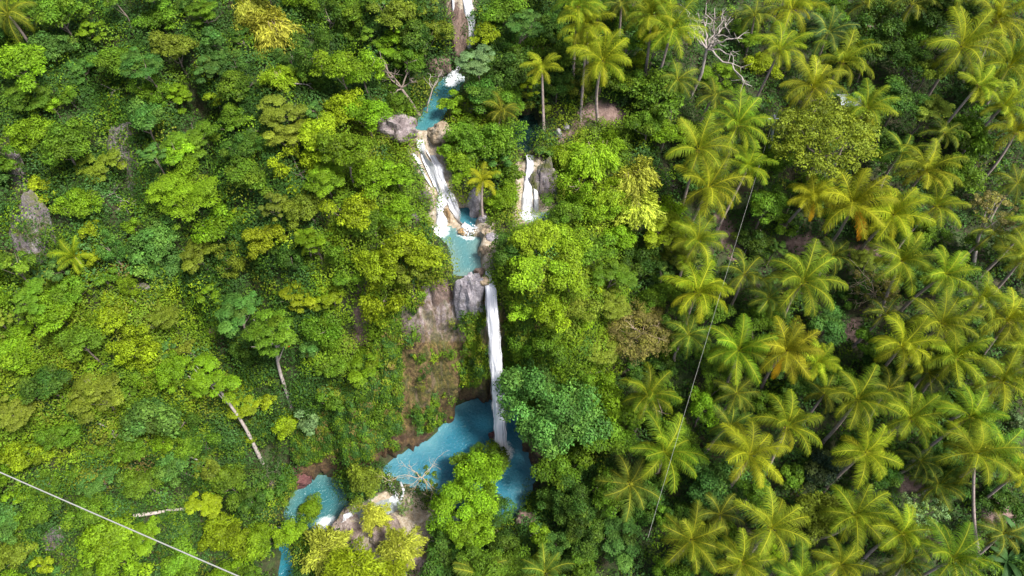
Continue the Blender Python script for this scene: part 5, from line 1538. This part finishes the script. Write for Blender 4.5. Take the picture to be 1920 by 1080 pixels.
def log(label, pts, rad, mat, lift=0.5, name="fallen_log", cat="log"):
    P = [hit(x, y, lift)[0] for x, y in pts]
    root = empty(name, P[0])
    loc = np.array(P) - P[0]
    V, F = tubes([(resample(loc, 12), np.linspace(rad, rad * 0.55, 12))], 8)
    obj("stem", mesh_np("log_mesh", V, [F], mat), root)
    r = np.random.default_rng(int(pts[0][0]))
    tp = [loc[len(loc) // 2] + unit(loc[-1] - loc[0] + r.normal(size=3) * 0.9 * np.linalg.norm(loc[-1])) * 1.4 for _ in range(2)]
    V, F = tubes(branch_system(loc[len(loc) // 2], tp, rad * 0.4, 77, 2), 5)
    obj("branch", mesh_np("log_branch_mesh", V, [F], mat), root)
    tag(root, label, cat)
log("long pale fallen log on the lower slope above the white cable", [(250, 967), (290, 962), (320, 956), (352, 954), (382, 950)], 0.22, M_PALE, 1.6)
log("thin pale broken stem below the bluish dome tree", [(318, 838), (345, 852), (370, 862)], 0.11, M_PALE, 1.8)
log("short pale stump of a branch between blue green shrubs", [(315, 882), (332, 886)], 0.13, M_PALE, 1.6)
log("short pale stick poking out of dark shrubs near the log", [(240, 908), (254, 922)], 0.12, M_PALE, 1.8)
log("pale dead stem lying in the dark gap beneath the golden bamboo", [(546, 156), (572, 158)], 0.10, M_PALE, 1.8)
log("fallen grey branch on the open ground beneath the olive tree", [(1482, 443), (1495, 435), (1502, 422)], 0.12, M_PALE, 0.3)
log("fallen palm stem lying in the brush beside the golden bamboo", [(1228, 328), (1255, 345), (1275, 355)], 0.13, M_PTRUNK, 0.6)
log("thin dead stem above the lilac boulders of the brown gully", [(190, 158), (215, 170)], 0.07, M_PALE, 1.5)
log("pale curved root above the wooded gully by the feathery trees", [(180, 792), (200, 800), (220, 828)], 0.08, M_PALE, 1.6)

# ------------------------------------------------------------------ pole, cables, hut, flower
def pole():
    B = hit(1440, 300)[0]
    dep = np.dot(B - CPOS, FWD)
    top = at_depth(1453, 216, dep - 6.0)
    root = empty("utility_pole", B)
    T = top - B
    V, F = tubes([(np.array([[0, 0, -0.3], T * 0.5, T]), [0.19, 0.16, 0.13])], 10)
    obj("post", mesh_np("post_mesh", V, [F], M_POLE), root)
    V, F = tubes([(np.array([T + [-0.6, 0, -0.5], T + [0.6, 0, -0.5]]), [0.06, 0.06]), ], 6)
    obj("crossarm", mesh_np("crossarm_mesh", V, [F], M_POLE), root)
    tag(root, "slanting blue grey utility pole beside the big round olive tree", "pole")
    return top
ptop = pole()
def cable(label, A, B, sag, rad):
    s = np.linspace(0, 1, 60)[:, None]
    P = A * (1 - s) + B * s
    P[:, 2] -= sag * 4 * (s * (1 - s))[:, 0]
    V, F = tubes([(P - A, np.full(60, rad))], 6)
    o = obj("cable", mesh_np("cable_mesh", V, [F], M_CABLE), None, A)
    tag(o, label, "cable", "overhead cables")
cable("thick white cable crossing the bottom corner of the jungle slope", at_depth(-160, 815, 30), at_depth(620, 1155, 24), 0.25, 0.027)
cable("thin pale cable running from the utility pole down through the palms", ptop, at_depth(1215, 1008, 62), 1.2, 0.011)

def hut():
    C, dep = hit(1596, 190, 2.4)
    B = np.array([C[0], C[1] + 0.5, h_at(C[0], C[1] + 0.5)])
    root = empty("hut", B)
    def box(x0, x1, y0, y1, z0, z1):
        v = np.array([[x, y, z] for x in (x0, x1) for y in (y0, y1) for z in (z0, z1)], float)
        return v, np.array([[0, 1, 3, 2], [4, 6, 7, 5], [0, 4, 5, 1], [2, 3, 7, 6], [0, 2, 6, 4], [1, 5, 7, 3]])
    v, f = box(-1.0, 1.0, -0.8, 0.8, -0.5, 1.9)
    obj("wall", mesh_np("hut_wall_mesh", v, [f], M_WALL, smooth=False), root)
    # corrugated two-slope roof
    xs = np.linspace(-1.25, 1.25, 80)
    ys = np.array([-1.1, -0.55, 0.0, 0.55, 1.1])
    X, Y = np.meshgrid(xs, ys, indexing='ij')
    Z = 2.4 - 0.42 * np.abs(Y) + 0.03 * np.sin(X * 40)
    P = np.stack([X, Y, Z], -1).reshape(-1, 3)
    i, j = np.meshgrid(np.arange(79), np.arange(4), indexing='ij')
    q = np.stack([i * 5 + j, (i + 1) * 5 + j, (i + 1) * 5 + j + 1, i * 5 + j + 1], -1).reshape(-1, 4)
    me = mesh_np("hut_roof_mesh", P, [q], M_ROOF)
    obj("roof", me, root)
    tag(root, "small hut with a whitish metal roof glimpsed between palms above the olive tree", "hut")
hut()

def flower():
    C, dep = hit(538, 647, 9.3)
    r = np.random.default_rng(4)
    n = 14
    P = r.normal(size=(n, 3)) * 0.12
    V, F = leaf_quads(P, unit(r.normal(size=(n, 3)) + [0, -0.4, 1]), 0.22, 0.6, r)
    root = obj("flower_cluster", mesh_np("flower_mesh", V, [F], M_REDF), None, C)
    tag(root, "single red flower cluster on the feathery tree above the upper leaning trunk", "flower")
flower()

finish_labels()
print("objects", len(bpy.data.objects), "pending", len(PENDING))
